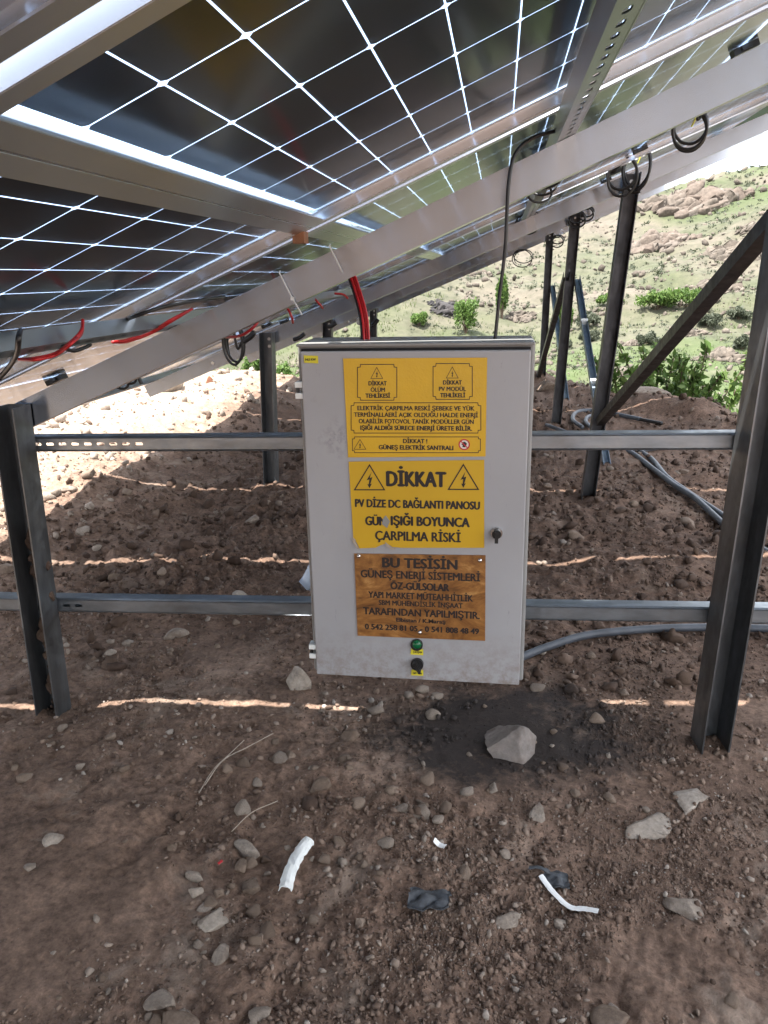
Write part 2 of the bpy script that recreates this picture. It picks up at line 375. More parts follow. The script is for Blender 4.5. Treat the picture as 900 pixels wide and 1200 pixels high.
# ------------------------------------------------------------------ terrain
EX = [-30, -12, -6, -4, -1, .5, 1.2, 2, 3, 5, 12, 40]; EY = [12, 9.2, 8.7, 8.4, 8.4, 8.9, 7.6, 6.0, 4.2, 2.6, 0, -6]
def edge_dist(x, y): return y - np.interp(x, EX, EY)
def hgt(x, y, micro=True):
    x = np.asarray(x, float); y = np.asarray(y, float)
    e = edge_dist(x, y) + .5 * fbm(x, y, 1.6, 3, .5, 90)
    d = np.hypot(x, y); near = 1 - sstep(0, 1.5, e)
    z = .050 * fbm(x, y, 1.1, 3, .5, 1) + .07 * fbm(x, y, 3.1, 2, .5, 5)
    z = z + .17 * sstep(1.7, 2.9, -x) * sstep(1.8, 3.2, y) * (1 - sstep(-.5, 1.5, e))
    if micro:
        k = near
        cl = np.abs(fbm(x, y, .16, 4, .55, 11)); rough = .35 + 1.2 * sstep(-.1, .25, fbm(x, y, .9, 2, .5, 77)) + 1.7 * sstep(2.05, 2.9, y)
        z = z + k * sstep(2.05, 2.9, y) * .035 * fbm(x, y, .42, 3, .5, 15)
        z = z + k * rough * (.017 * cl + .007 * fbm(x, y, .045, 3, .6, 21))
    # spoil heap along the far edge of the terrace
    z = z + .075 * np.exp(-((e + .45) / .55) ** 2) * (.4 + 1.4 * sstep(-.3, .3, fbm(x, y, .9, 3, .5, 33))) * sstep(-2, 1, x)
    z = z + .03 * np.exp(-((e + .5) / .9) ** 2) * (1 - sstep(-2, 1, x))
    drop = -3.6 * (1 - np.exp(-np.maximum(e, 0) / 3.5)) * sstep(0, 1.5, e) 
    wild = sstep(.5, 6, e)
    z = z + drop + wild * (1.3 * fbm(x, y, 14, 4, .5, 41) + .35 * fbm(x, y, 2.5, 3, .55, 47) * sstep(8, 30, d))
    az = np.degrees(np.arctan2(x, y)); L = 150 + 14 * fbm(az, az * 0, 9, 2, .5, 60)
    t_ = np.clip(d - 46, 0, None); hill = .205 * np.clip(.875 + (az - 16) * .016, .62, 1.0) * np.minimum(t_, L - 46) + 2.4 * (1 - np.exp(-np.clip(d - L, 0, None) / 40))
    hill = hill * sstep(-160, -60, -np.abs(az))
    hill = hill + sstep(46, 70, d) * (3.5 * fbm(x, y, 42, 3, .5, 51) + 1.7 * np.abs(fbm(x, y, 11, 5, .6, 55)))
    return z + hill
nearang = np.radians(np.linspace(-46, 43, 640)); rest = np.radians(np.linspace(43, 314, 74)[1:-1])
TH = np.concatenate([nearang, rest]); TH = np.concatenate([TH, [TH[0] + 2 * math.pi]])
rs = [.03]
while rs[-1] < 13: rs.append(rs[-1] + 2.3 * (rs[-1] ** 2 + 1.4) / 1.18 / 900)
while rs[-1] < 260: rs.append(rs[-1] * 1.013)
while rs[-1] < 2500: rs.append(rs[-1] * 1.25)
rs = np.array(rs); nr, nc = len(rs), len(TH)
RR, TT = np.meshgrid(rs, TH, indexing='ij'); GX = RR * np.sin(TT); GY = RR * np.cos(TT)
GX[:, -1] = GX[:, 0]; GY[:, -1] = GY[:, 0]
GZ = hgt(GX, GY)
i = np.arange(nr - 1)[:, None] * nc + np.arange(nc - 1)[None, :]
quads = np.stack([i, i + nc, i + nc + 1, i + 1], -1).reshape(-1, 4)[:, ::-1]
V = np.stack([GX, GY, GZ], -1).reshape(-1, 3)
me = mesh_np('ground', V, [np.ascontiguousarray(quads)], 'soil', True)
e_ = edge_dist(V[:, 0], V[:, 1]) + .5 * fbm(V[:, 0], V[:, 1], 1.0, 3, .5, 91)
a1 = me.attributes.new('wild', 'FLOAT', 'POINT'); a1.data.foreach_set('value', sstep(.0, .9, e_).astype(np.float32))
dd = np.hypot(V[:, 0], V[:, 1]); az_ = np.degrees(np.arctan2(V[:, 0], V[:, 1]))
gr_ = sstep(.6, 2, e_) * (1 - sstep(38, 62, dd)) * sstep(-.25, .15, fbm(V[:, 0], V[:, 1], 6, 4, .6, 71) + .35 * (1 - sstep(-16, -4, az_)))
gr_ = np.maximum(gr_, .75 * sstep(100, 135, dd) * sstep(-.2, .2, fbm(V[:, 0], V[:, 1], 25, 4, .6, 72)))
a2 = me.attributes.new('green', 'FLOAT', 'POINT'); a2.data.foreach_set('value', gr_.astype(np.float32))
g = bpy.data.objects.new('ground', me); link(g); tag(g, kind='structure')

# ------------------------------------------------------------------ stones
def ico(sub):
    bm = bmesh.new(); bmesh.ops.create_icosphere(bm, subdivisions=sub, radius=1); bm.verts.ensure_lookup_table()
    V = np.array([v.co[:] for v in bm.verts]); Fc = np.array([[v.index for v in f.verts] for f in bm.faces]); bm.free(); return V, Fc
ICO = {k: ico(k) for k in (1, 2, 3, 4, 5)}
def rock_verts(sub, r, cuts=13, flat=.7, rough=.05, lo=.42, hi=.78):
    V, Fc = ICO[sub]; V = V.copy()
    for _ in range(cuts):
        n = _n(r.normal(size=3)); d = r.uniform(lo, hi); V -= np.maximum(0, V @ n - d)[:, None] * n
    if rough:
        nn = fbm(V[:, 0] * 3 + 9 * r.random(), V[:, 1] * 3 + V[:, 2] * 2.1, 1.2, 3, .55, int(r.integers(999))); V *= (1 + rough * 2 * nn)[:, None]; V /= np.abs(V[:, 0]).max()
    V *= np.array([1, r.uniform(.65, .95), flat * r.uniform(.8, 1.15)]); return V, Fc
def stone_at(x, y, size, mat, name='stone', sub=2, flat=.6, sink=.42, rz=None, lab=None, cat='stone', group=None, seed=None, stretch=1., mesh=None, tilt=.2):
    r = np.random.default_rng(seed if seed is not None else int(abs(x * 977 + y * 7919) * 100) % 99991)
    z = float(hgt(x, y)) 
    if mesh is None:
        V, Fc = rock_verts(sub, r, flat=flat); V[:, 0] *= stretch; mesh = mesh_np(name, V * size / 2, [Fc], mat, False)
    o = bpy.data.objects.new(name, mesh); link(o); hh = size / 2 * flat
    o.location = (x, y, z + hh * (1 - 2 * sink) * .7)
    o.rotation_euler = (r.uniform(-tilt, tilt), r.uniform(-tilt, tilt), rz if rz is not None else r.uniform(0, 6.28))
    tag(o, lab, cat, group); return o
def px_stone(u, v, wpx, mat, lab, **k):
    p = atZ(u, v); dist = math.hypot(p[1], CAMZ); size = wpx / F * dist * .95
    return stone_at(p[0], p[1], size, mat, lab=lab, **k)
# stones one can point to (photo position, width in pixels)
px_stone(597, 872, 70, 'stone_grey', 'large pale angular rock with grey veins on the dark soil under the cabinet', sub=5, flat=.75, rz=2.4, stretch=1.35, cat='rock', sink=.48, seed=31)
px_stone(768, 962, 70, 'stone_white', 'flat pale bedrock patch half buried in front of the right front post', sub=4, flat=.34, sink=.66, rz=.4, cat='rock', name='rock')
px_stone(812, 925, 60, 'stone_white', 'jagged pale slab poking from the soil below the foot of the right front post', sub=4, flat=.34, sink=.66, rz=1.2, stretch=1.2, cat='rock', name='rock')
px_stone(803, 1046, 52, 'stone_pale', 'flat grey-white rock nearly flush with the soil at lower right', sub=4, flat=.32, sink=.7, cat='rock', name='rock')
px_stone(350, 796, 34, 'stone_white', 'rounded pale stone at the lower left corner of the cabinet', sub=4, flat=.85, sink=.15, name='stone')
px_stone(578, 915, 20, 'stone_pale', 'small grey stone just under the large veined rock')
px_stone(410, 858, 24, 'stone_brown', 'upright brown stone to the left of the dark soil patch', sub=3, flat=.85)
px_stone(377, 915, 32, 'stone_brown', 'broad blocky brown stone right of the crossed straws', sub=3, flat=.75)
px_stone(341, 880, 22, 'stone_brown', 'low brown stone up and left of the broad blocky one', sub=3)
px_stone(632, 945, 28, 'stone_pale', 'round beige stone midway between the veined rock and the white strip', sub=3, flat=.75)
px_stone(471, 945, 18, 'stone_pale', 'pale chip of stone left of the damp soil, lone on bare ground', sub=3)
px_stone(496, 940, 16, 'stone_brown', 'small brown stone beside the pale chip near the damp soil')
px_stone(657, 1067, 17, 'stone_pale', 'oval tan stone right below the white plastic strip', sub=3, flat=.8)
px_stone(597, 1064, 36, 'stone_pale', 'flat greyish stone between the grey rag and the white strip', sub=3, flat=.3, sink=.5)
px_stone(593, 993, 15, 'stone_pale', 'light pebble in the middle of the two stones above the white strip')
px_stone(575, 998, 14, 'stone_brown', 'brown pebble to the left of the light one above the white strip')
px_stone(288, 990, 36, 'stone_pale', 'long pale stone at the top of the stone cluster', sub=3, flat=.5, stretch=1.3)
px_stone(282, 1011, 24, 'stone_brown', 'tall tan stone in the middle of the stone cluster', sub=3, flat=.9)
px_stone(294, 1033, 22, 'stone_brown', 'brown wedge-shaped stone right in the stone cluster', sub=3, flat=.8)
px_stone(228, 1021, 30, 'stone_pale', 'flat light grey stone at the left end of the stone cluster', sub=3, flat=.5)
px_stone(228, 1043, 20, 'stone_pale', 'rounded grey stone just below the flat light grey one', sub=3, flat=.8)
px_stone(257, 1043, 20, 'stone_brown', 'brown stone in the gap between the grey and the tan stone', sub=3, flat=.75)
px_stone(241, 1058, 22, 'stone_pale', 'cream notched stone at the lower left of the stone cluster', sub=3, flat=.5)
px_stone(248, 1076, 44, 'stone_white', 'flat whitish rock slab below the stone cluster', sub=4, flat=.32, sink=.66, cat='rock', name='rock')
px_stone(257, 1120, 24, 'stone_pale', 'narrow upright pale stone below the whitish slab', sub=3, stretch=1.4, rz=1.5)
px_stone(59, 979, 30, 'stone_pale', 'lone oval cream stone on the bare soil at left', sub=3, flat=.4)
px_stone(34, 1010, 14, 'stone_pale', 'small cream stone below and left of the lone oval one')
px_stone(112, 1072, 13, 'stone_pale', 'small egg-shaped stone on bare soil in the lower left')
px_stone(210, 1196, 46, 'stone_brown', 'broad brown stone cut by the bottom edge, left of centre', sub=3, flat=.5, cat='rock', name='rock')
px_stone(213, 1182, 14, 'stone_pale', 'blue-grey chip leaning on the broad brown stone at the bottom')
px_stone(190, 1168, 36, 'stone_pale', 'thin pale stone lying above the broad brown stone at the bottom', sub=3, flat=.3, sink=.4)
px_stone(716, 1188, 34, 'stone_brown', 'pinkish brown stone at the bottom edge right of centre', sub=3, flat=.6)
px_stone(718, 1168, 22, 'stone_pale', 'pale stone touching the pinkish brown one at the bottom', sub=3)
px_stone(422, 1075, 16, 'stone_brown', 'small triangular stone between the white pipe piece and the grey rag', sub=3)
px_stone(203, 738, 30, 'stone_pale', 'pale slanted stone just below the lower rail, left of the cabinet', sub=3, flat=.5, stretch=1.25)
px_stone(126, 757, 20, 'stone_pale', 'grey stone below the lower rail near the left front post', sub=3)
px_stone(150, 746, 17, 'stone_pale', 'small light stone between the grey stone and the pale slanted one', sub=3)
px_stone(295, 612, 24, 'stone_pale', 'grey stone in the shaded soil above the lower rail', sub=3, flat=.7)
px_stone(280, 694, 30, 'stone_white', 'whitish broken rock touching the lower rail left of the cabinet', sub=3, flat=.4)
px_stone(82, 594, 26, 'stone_pale', 'grey stone right behind the left front post, by the sunlit strip', sub=3)
px_stone(6, 670, 30, 'stone_brown', 'dark grey stone at the left picture edge above the lower rail', sub=3)
px_stone(638, 656, 14, 'stone_pale', 'small light block lying by the right side of the cabinet door')
px_stone(728, 600, 20, 'clod', 'black lump of stone behind the second right post', sub=3, flat=.8)
px_stone(803, 556, 20, 'stone_brown', 'grey-brown stone between the conduits and the right front post', sub=3)
px_stone(633, 762, 20, 'stone_white', 'whitish stone resting against the grey conduit by the cabinet', sub=3)
px_stone(248, 472, 18, 'stone_rust', 'rusty red stone on the sunlit pale ground behind', sub=3, flat=.8)
px_stone(205, 480, 46, 'stone_white', 'big creamy boulder on the sunlit ground left of the red stone', sub=4, flat=.5, cat='boulder', name='boulder')
px_stone(190, 492, 36, 'stone_white', 'low creamy boulder in front of the big creamy one', sub=4, flat=.45, cat='boulder', name='boulder')
px_stone(163, 470, 28, 'stone_rust', 'orange-brown stone beneath the low end of the second rafter', sub=3, flat=.6)
px_stone(640, 466, 30, 'stone_brown', 'brown boulder at the foot of the fourth right post', sub=4, flat=.7, cat='boulder', name='boulder')
px_stone(745, 520, 24, 'clod', 'dark clod beside the conduits behind the upper rail', sub=3)
px_stone(756, 480, 42, 'stone_pale', 'curved tan slab on top of the spoil heap', sub=4, flat=.35, stretch=1.3, cat='rock', name='rock')
# countable but alike: small stones scattered over the shaded soil
bases = []
for k in range(9):
    r = np.random.default_rng(100 + k); Vv, Fc = rock_verts(2, r, flat=.65); bases.append([mesh_np('stone', Vv * .5, [Fc], mm) for mm in ('stone_brown', 'stone_pale', 'clod')])
r = np.random.default_rng(5); cnt = 0
while cnt < 250:
    u, v = r.uniform(-20, 920), 540 + 660 * r.random() ** .8
    if 352 < u < 625 and v < 800: continue
    p = atZ(u, v)
    if edge_dist(p[0], p[1]) > -.6: continue
    dens = fbm(np.array(p[0]), np.array(p[1]), .5, 2, .5, 300)
    if dens < r.uniform(-.35, .15): continue
    px = 6 + 16 * r.random() ** 2.1; size = px / F * math.hypot(p[1], CAMZ)
    kk = 0 if r.random() < .55 else (1 if r.random() < .75 else 2)
    if p[0] < -2.3: kk = 1
    o = bpy.data.objects.new('stone', bases[r.integers(9)][kk]); link(o)
    o.location = (p[0], p[1], float(hgt(p[0], p[1])) + size * .12); o.scale = (size, size, size); o.rotation_euler = (r.uniform(-.4, .4), r.uniform(-.4, .4), r.uniform(0, 6.28))
    tag(o, 'small rough stone lying loose on the brown soil under the solar array', 'stone', 'small loose stones scattered on the soil'); cnt += 1
def scatter_pebbles(name, N, seed, mat, smin, smax, powr, region, kind='stuff', sub=1, label=None, cat=None):
    r = np.random.default_rng(seed); P = region(r, N); N = len(P)
    bV, bF = ICO[sub]; nv = len(bV); s = smin * (smax / smin) ** (r.random(N) ** powr)
    if P.shape[1] > 2: s = s * P[:, 2]
    A = r.normal(size=(N, 3, 3)); Q, _ = np.linalg.qr(A)
    Vv = bV[None] * (1 + .25 * r.normal(size=(N, nv, 1)).clip(-1.4, 1.4)) * np.array([1, 1, 1]); Vv = Vv * np.stack([np.ones(N), r.uniform(.5, .95, N), r.uniform(.35, .7, N)], -1)[:, None, :]
    Vv = np.einsum('nij,nvj->nvi', Q, Vv) * (s / 2)[:, None, None]
    z = hgt(P[:, 0], P[:, 1]); Vv[..., 0] += P[:, 0:1]; Vv[..., 1] += P[:, 1:2]; Vv[..., 2] += (z + s * .12)[:, None]
    Fq = (bF[None] + (np.arange(N) * nv)[:, None, None]).reshape(-1, 3)
    o = bpy.data.objects.new(name, mesh_np(name, Vv.reshape(-1, 3), [Fq], mat)); link(o); tag(o, label, cat, None, kind); return o
def reg_near(r, N):
    u = r.uniform(-60, 960, N * 3); v = 470 + 760 * r.random(N * 3) ** .75
    D = np.stack([u - 450, v - 600, np.full_like(u, F)], -1) @ RW.T; t_ = -CAMZ / D[:, 2]; x = D[:, 0] * t_; y = D[:, 1] * t_
    ok = (t_ > 0) & (y < 12) & (edge_dist(x, y) < .1)
    clump = 1.3 * fbm(x, y, .35, 3, .6, 400) + .9 * fbm(x, y, 1.3, 2, .5, 401) + .25 * sstep(2, 3.4, y)
    ok &= clump > r.uniform(-.55, .45, len(x)); x, y = x[ok][:N], y[ok][:N]; sc = np.clip(np.hypot(y, CAMZ) / 1.7, .7, 4.2); return np.stack([x, y, sc], -1)
def reg_crumb(r, N):
    P = reg_near(r, N * 2); x, y = P[:, 0], P[:, 1]; c = fbm(x, y, .22, 4, .65, 410) + .8 * fbm(x, y, .8, 3, .6, 411); ok = c > r.uniform(-.1, .28, len(x)); return P[ok][:N]
scatter_pebbles('gravel', 15000, 11, 'pebble', .005, .020, 2.4, reg_near, label='loose brown gravel covering the soil under the array', cat='gravel')
scatter_pebbles('soil_crumbs', 40000, 13, 'pebble', .0022, .0065, 1.3, reg_crumb, label='fine crumbs of brown soil in drifts under the array', cat='soil crumbs')
def reg_back(r, N):
    x = r.uniform(-2.4, 3.2, N * 2); y = 2.1 + 6.6 * r.random(N * 2) ** 1.2; ok = (edge_dist(x, y) < .2) & (fbm(x, y, .7, 3, .6, 420) > r.uniform(-.3, .3, N * 2)); return np.stack([x[ok][:N], y[ok][:N], np.ones(min(N, ok.sum()))], -1)
scatter_pebbles('clods', 2600, 14, 'clod', .018, .075, 2.0, reg_back, sub=2, label='dark clods of dug soil behind the rails', cat='clods')
scatter_pebbles('gravel', 1500, 15, 'pebble', .015, .055, 2.2, reg_back, sub=2, label='angular gravel lying on the dug soil behind the rails', cat='gravel')
def reg_left(r, N):
    x = r.uniform(-7.5, -2.1, N); y = r.uniform(3, 11, N); return np.stack([x, y, np.ones(N)], -1)[edge_dist(x, y) < 0]
scatter_pebbles('rubble', 3000, 12, 'stone_pale', .015, .12, 3.2, reg_left, label='pale sunlit rubble left of the array', cat='rubble')

# ------------------------------------------------------------------ hillside rocks, shrubs, grass
def hill_pt(u, v, dmin=14, dmax=260):
    rr_ = ray(u, v); rr_ = rr_ / np.linalg.norm(rr_); ts = np.geomspace(dmin, dmax, 500)
    X = rr_[0] * ts; Y = rr_[1] * ts; Z = CAMZ + rr_[2] * ts; H_ = hgt(X, Y, False); k = np.argmax(Z < H_)
    if not (Z < H_).any(): return None
    return X[k], Y[k], float(H_[k]), ts[k]
def outcrop(u, v, wpx, hpx, mat, lab, n=7, seed=0, dmin=14, name='rock_outcrop', craggy=.30):
    q = hill_pt(u, v, dmin)
    if q is None: return
    x, y, z, d = q; Wm = wpx / F * d; Hm = hpx / F * d; r = np.random.default_rng(seed); VV = []; FF = []; b = 0
    for k in range(n * 11):
        Vv, Fc = rock_verts(3, r, cuts=16, flat=.9, rough=.09, lo=.34, hi=.75)
        th = r.uniform(0, 6.28); q_ = r.random() ** .6; off = np.array([math.cos(th) * q_ * .44 * Wm, math.sin(th) * q_ * .7 * Hm]); s = Wm * r.uniform(.05, .13) * (1.25 - .7 * q_)
        a = .5 + r.normal() * .3; ca, sa = math.cos(a), math.sin(a); Vv = Vv * np.array([s * 1.3, s * .9, s * r.uniform(.6, 1.1)]) @ np.array([[ca, 0, sa], [0, 1, 0], [-sa, 0, ca]])
        px_, py_ = x + off[0], y + off[1]; Vv = Vv + np.array([px_, py_, float(hgt(px_, py_, False)) + s * .25]); VV.append(Vv); FF.append(Fc + b); b += len(Vv)
    o = put(name, np.concatenate(VV), [np.concatenate(FF)], mat, loc=(x, y, z)); tag(o, lab, 'rock outcrop'); return o
outcrop(812, 243, 120, 46, 'hill_rock_red', 'reddish crag just under the skyline at upper right', seed=1, n=11, dmin=50)
outcrop(770, 292, 90, 46, 'hill_rock_red', 'pinkish weathered outcrop left of the grey ridge on the hillside', seed=2, n=10, dmin=50)
outcrop(862, 300, 70, 80, 'hill_rock', 'grey rock ridge running down the hill behind the diagonal brace', seed=3, n=12, dmin=50)
outcrop(838, 340, 60, 40, 'hill_rock', 'lower broken end of the grey ridge above the brace', seed=4, n=8, dmin=50)
outcrop(885, 270, 40, 50, 'hill_rock', 'stony shoulder at the right picture edge below the skyline', seed=5, n=8, dmin=50)
outcrop(845, 420, 62, 36, 'hill_rock', 'rounded pale boulders in the valley left of the right front post', seed=6, n=9, dmin=14)
outcrop(805, 392, 44, 24, 'hill_rock', 'small pale outcrop in the valley beneath the brace', seed=7, n=7, dmin=14)
outcrop(742, 405, 40, 20, 'hill_rock', 'low pale ledge right of the second right post', seed=8, n=7, dmin=14)
outcrop(735, 440, 36, 18, 'hill_rock', 'light stone slab on the slope beyond the spoil heap', seed=9, n=5, dmin=14)
outcrop(524, 362, 52, 36, 'dark_rock', 'dark cave-like crag seen under the rafters above the cabinet', seed=10, n=9, dmin=30)
outcrop(610, 372, 40, 26, 'hill_rock', 'pale scree ledge behind the thin black cable', seed=12, n=8, dmin=30)
outcrop(690, 372, 40, 16, 'hill_rock', 'flat pale ledge between the second and third right posts', seed=13, n=6, dmin=30)
outcrop(752, 215, 60, 26, 'hill_rock', 'stony knoll behind the top of the second right post', seed=14, n=7, dmin=50)
def reg_hill(seed_, lo, hi, sc):
    def f(r, N):
        a = np.radians(r.uniform(-30, 36, N)); d = np.exp(r.uniform(math.log(lo), math.log(hi), N)); x = d * np.sin(a); y = d * np.cos(a)
        ok = fbm(x, y, 9, 3, .6, seed_) > r.uniform(-.35, .4, N); x, y, d = x[ok], y[ok], d[ok]; return np.stack([x, y, d * sc], -1)
    return f
scatter_pebbles('scree', 24000, 21, 'hill_rock', .002, .012, 2.4, reg_hill(500, 16, 170, 1.), sub=1, label='pale stones strewn over the valley and hillside', cat='scree')
def leaf_cloud(r, c, rad, n, ls, up=.3):
    """n leaf quads (two triangles) inside an ellipsoid, arrays"""
    D = r.normal(size=(n, 3)); D /= np.linalg.norm(D, axis=1)[:, None]; D *= (r.random((n, 1)) ** .45); P = c + D * rad
    a = r.normal(size=(n, 3)); a[:, 2] = np.abs(a[:, 2]) + up; a /= np.linalg.norm(a, axis=1)[:, None]
    b = np.cross(a, r.normal(size=(n, 3))); b /= np.linalg.norm(b, axis=1)[:, None]; s = ls * r.uniform(.6, 1.3, (n, 1))
    V_ = np.stack([P - a * s, P + b * s * .38, P + a * s, P - b * s * .38], 1).reshape(-1, 3); Fq = np.arange(n * 4).reshape(-1, 4); return V_, Fq
def shrub(x, y, h, wd, mat, lab, n=900, leaf=.05, seed=0, clumps=9, name='shrub', group=None, cat='shrub'):
    r = np.random.default_rng(seed); z = float(hgt(x, y, False)); root = thing(name, lab, cat, (x, y, z), group)
    VV, FF, b = [], [], 0; tw = MB()
    for k in range(clumps):
        a = r.uniform(0, 6.28); q = r.uniform(.1, 1) ** .6; c = np.array([x + math.cos(a) * wd / 2 * q * .8, y + math.sin(a) * wd / 2 * q * .6, z + h * r.uniform(.35, .86) * (1.05 - .35 * q)])
        v_, f_ = leaf_cloud(r, c, np.array([wd * .15, wd * .15, h * .22]), n // clumps, leaf); VV.append(v_); FF.append(f_ + b); b += len(v_)
        P = [(x + r.normal() * .03, y + r.normal() * .03, z - .1), ((x + c[0]) / 2, (y + c[1]) / 2, z + (c[2] - z) * .55), tuple(c)]; tw.add(*tube(P, [.012 * h, .009 * h, .004 * h], 4, 2))
    put('foliage', np.concatenate(VV), [np.concatenate(FF)], mat, root); tw.put('stem', 'twig', root); return root
def bladed(x, y, h, lab, seed, n=14, group=None):
    """leafy plant of upright fern-like shoots"""
    r = np.random.default_rng(seed); z = float(hgt(x, y, False)); root = thing('leafy_plant', lab, 'plant', (x, y, z), group); VV, FF, b = [], [], 0; st = MB()
    for k in range(n):
        a = r.uniform(0, 6.28); lean = r.uniform(.05, .5); hh = h * r.uniform(.6, 1.1); bx, by = x + r.normal() * .22, y + r.normal() * .15
        P = np.array([[bx, by, z - .1], [bx + math.cos(a) * lean * hh * .3, by + math.sin(a) * lean * hh * .3, z + hh * .55], [bx + math.cos(a) * lean * hh, by + math.sin(a) * lean * hh, z + hh]]); st.add(*tube(P, .006, 4, 3)); C = catmull(P, 9)
        for q in C[4:]:
            v_, f_ = leaf_cloud(r, q, np.array([.05, .05, .035]), 9, .048, .1); VV.append(v_); FF.append(f_ + b); b += len(v_)
    put('foliage', np.concatenate(VV), [np.concatenate(FF)], 'leaf_green', root); st.put('stem', 'twig', root)
for k, (u, v, d, h, lab) in enumerate([(765, 480, 8.0, 1.35, 'bright green leafy plant beyond the spoil heap, nearest the diagonal brace'), (800, 490, 7.6, 1.35, 'bright green leafy plant, middle one of the row beyond the spoil heap'), (835, 492, 7.4, 1.15, 'bright green leafy plant just left of the right front post'),
        (722, 455, 10, 1.3, 'tall thin green plant behind the lower half of the brace'), (700, 440, 12, 1.2, 'small green plant right of the second right post')]):
    rr_ = ray(u, v); x = rr_[0] / rr_[1] * d; bladed(x, d, h, lab, 40 + k, 26)
k = 0
for (u, v, wpx, hpx, mt, lab) in [(546, 372, 34, 42, 'leaf_green', 'green bushy tree right of the dark crag'), (588, 352, 18, 48, 'leaf_green', 'slender green tree beside the thin black cable'), (690, 376, 30, 16, 'leaf_grey', 'grey-green bush between the posts in mid distance'),
        (660, 376, 22, 34, 'leaf_green', 'bright bush just left of the third right post'), (770, 355, 50, 22, 'leaf_green', 'wide band of green reeds at the foot of the hill'), (800, 352, 60, 20, 'leaf_green', 'reeds right behind the brace at the foot of the hill'),
        (830, 378, 30, 14, 'leaf_grey', 'grey sagebrush under the brace'), (760, 398, 26, 12, 'leaf_grey', 'grey sagebrush beside the low pale ledge'), (690, 395, 24, 12, 'leaf_grey', 'round grey shrub seen left of the second right post'), (660, 405, 20, 12, 'leaf_grey', 'low grey shrub by the blue strut'),
        (300, 432, 30, 34, 'leaf_green', 'dark leafy bush left of the second left post'), (334, 440, 26, 30, 'leaf_green', 'green bush between the second left post and the cabinet'), (865, 372, 26, 12, 'leaf_grey', 'grey bush beside the right front post'), (715, 352, 30, 10, 'leaf_green', 'yellow-green grass clump at the hill foot'), (870, 405, 20, 14, 'leaf_grey', 'sage shrub above the pale boulders'), (490, 376, 26, 16, 'leaf_green', 'low bush behind the top edge of the cabinet')]:
    q = hill_pt(u, v + hpx * .45, 14); k += 1
    if q is None: continue
    x, y, z, d = q; shrub(x, y, hpx / F * d * 1.1, wpx / F * d, mt, lab, n=1500, leaf=d * .0026, seed=60 + k, clumps=16, name='bush', cat='bush')
def grass_field(name, N, seed, region, mat, hmin, hmax, wd, label, cat='grass'):
    r = np.random.default_rng(seed); P = region(r, N); n = len(P); z = hgt(P[:, 0], P[:, 1], False); h = r.uniform(hmin, hmax, n) * P[:, 2]; a = r.uniform(0, 6.28, n); w_ = wd * P[:, 2] * r.uniform(.6, 1.4, n)
    bx = np.cos(a) * w_; by = np.sin(a) * w_; lx = r.normal(size=n) * h * .3; ly = r.normal(size=n) * h * .3
    V_ = np.stack([np.stack([P[:, 0] - bx, P[:, 1] - by, z - .02], -1), np.stack([P[:, 0] + bx, P[:, 1] + by, z - .02], -1), np.stack([P[:, 0] + lx, P[:, 1] + ly, z + h], -1)], 1).reshape(-1, 3)
    o = bpy.data.objects.new(name, mesh_np(name, V_, [np.arange(n * 3).reshape(-1, 3)], mat)); link(o); tag(o, label, cat, None, 'stuff')
def reg_grass(a0, a1, lo, hi, th, sd_):
    def f(r, N):
        a = np.radians(r.uniform(a0, a1, N)); d = np.exp(r.uniform(math.log(lo), math.log(hi), N)); x = d * np.sin(a); y = d * np.cos(a)
        ok = (fbm(x, y, 4, 3, .6, sd_) > th + r.uniform(-.2, .2, N)) & (edge_dist(x, y) > .6); return np.stack([x[ok], y[ok], d[ok]], -1)
    return f
grass_field('grass', 60000, 31, reg_grass(-32, -4, 11, 62, -.35, 600), 'grass', .0015, .005, .0006, 'green grass on the bank beyond the pale rubble')
grass_field('grass', 45000, 32, reg_grass(-4, 36, 9, 60, .0, 601), 'grass', .001, .004, .0006, 'dry and green grass in the valley right of the cabinet')
def reg_dots(r, N):
    a = np.radians(r.uniform(-12, 36, N)); d = np.exp(r.uniform(math.log(35), math.log(165), N)); return np.stack([d * np.sin(a), d * np.cos(a), d], -1)
r = np.random.default_rng(33); P = reg_dots(r, 1300); VV, FF, b = [], [], 0
for q in P:
    s = .0026 * q[2] * r.uniform(.5, 1.5); v_, f_ = leaf_cloud(r, np.array([q[0], q[1], float(hgt(q[0], q[1], False)) + s * .5]), np.array([s, s, s * .7]), 16, s * .5); VV.append(v_); FF.append(f_ + b); b += len(v_)
o = bpy.data.objects.new('scrub', mesh_np('scrub', np.concatenate(VV), [np.concatenate(FF)], 'leaf_dark')); link(o); tag(o, 'tiny dark shrubs dotted over the far hillside', 'scrub', None, 'stuff')

r = np.random.default_rng(34); P = reg_dots(r, 4200); VV, FF, b = [], [], 0
for q in P:
    s = .0030 * q[2] * r.uniform(.4, 1.5); v_, f_ = leaf_cloud(r, np.array([q[0], q[1], float(hgt(q[0], q[1], False)) + s * .3]), np.array([s, s, s * .5]), 12, s * .45); VV.append(v_); FF.append(f_ + b); b += len(v_)
o = bpy.data.objects.new('scrub', mesh_np('scrub', np.concatenate(VV), [np.concatenate(FF)], 'leaf_grey')); link(o); tag(o, 'grey-green tufts of dry scrub covering the far hillside', 'scrub', None, 'stuff')

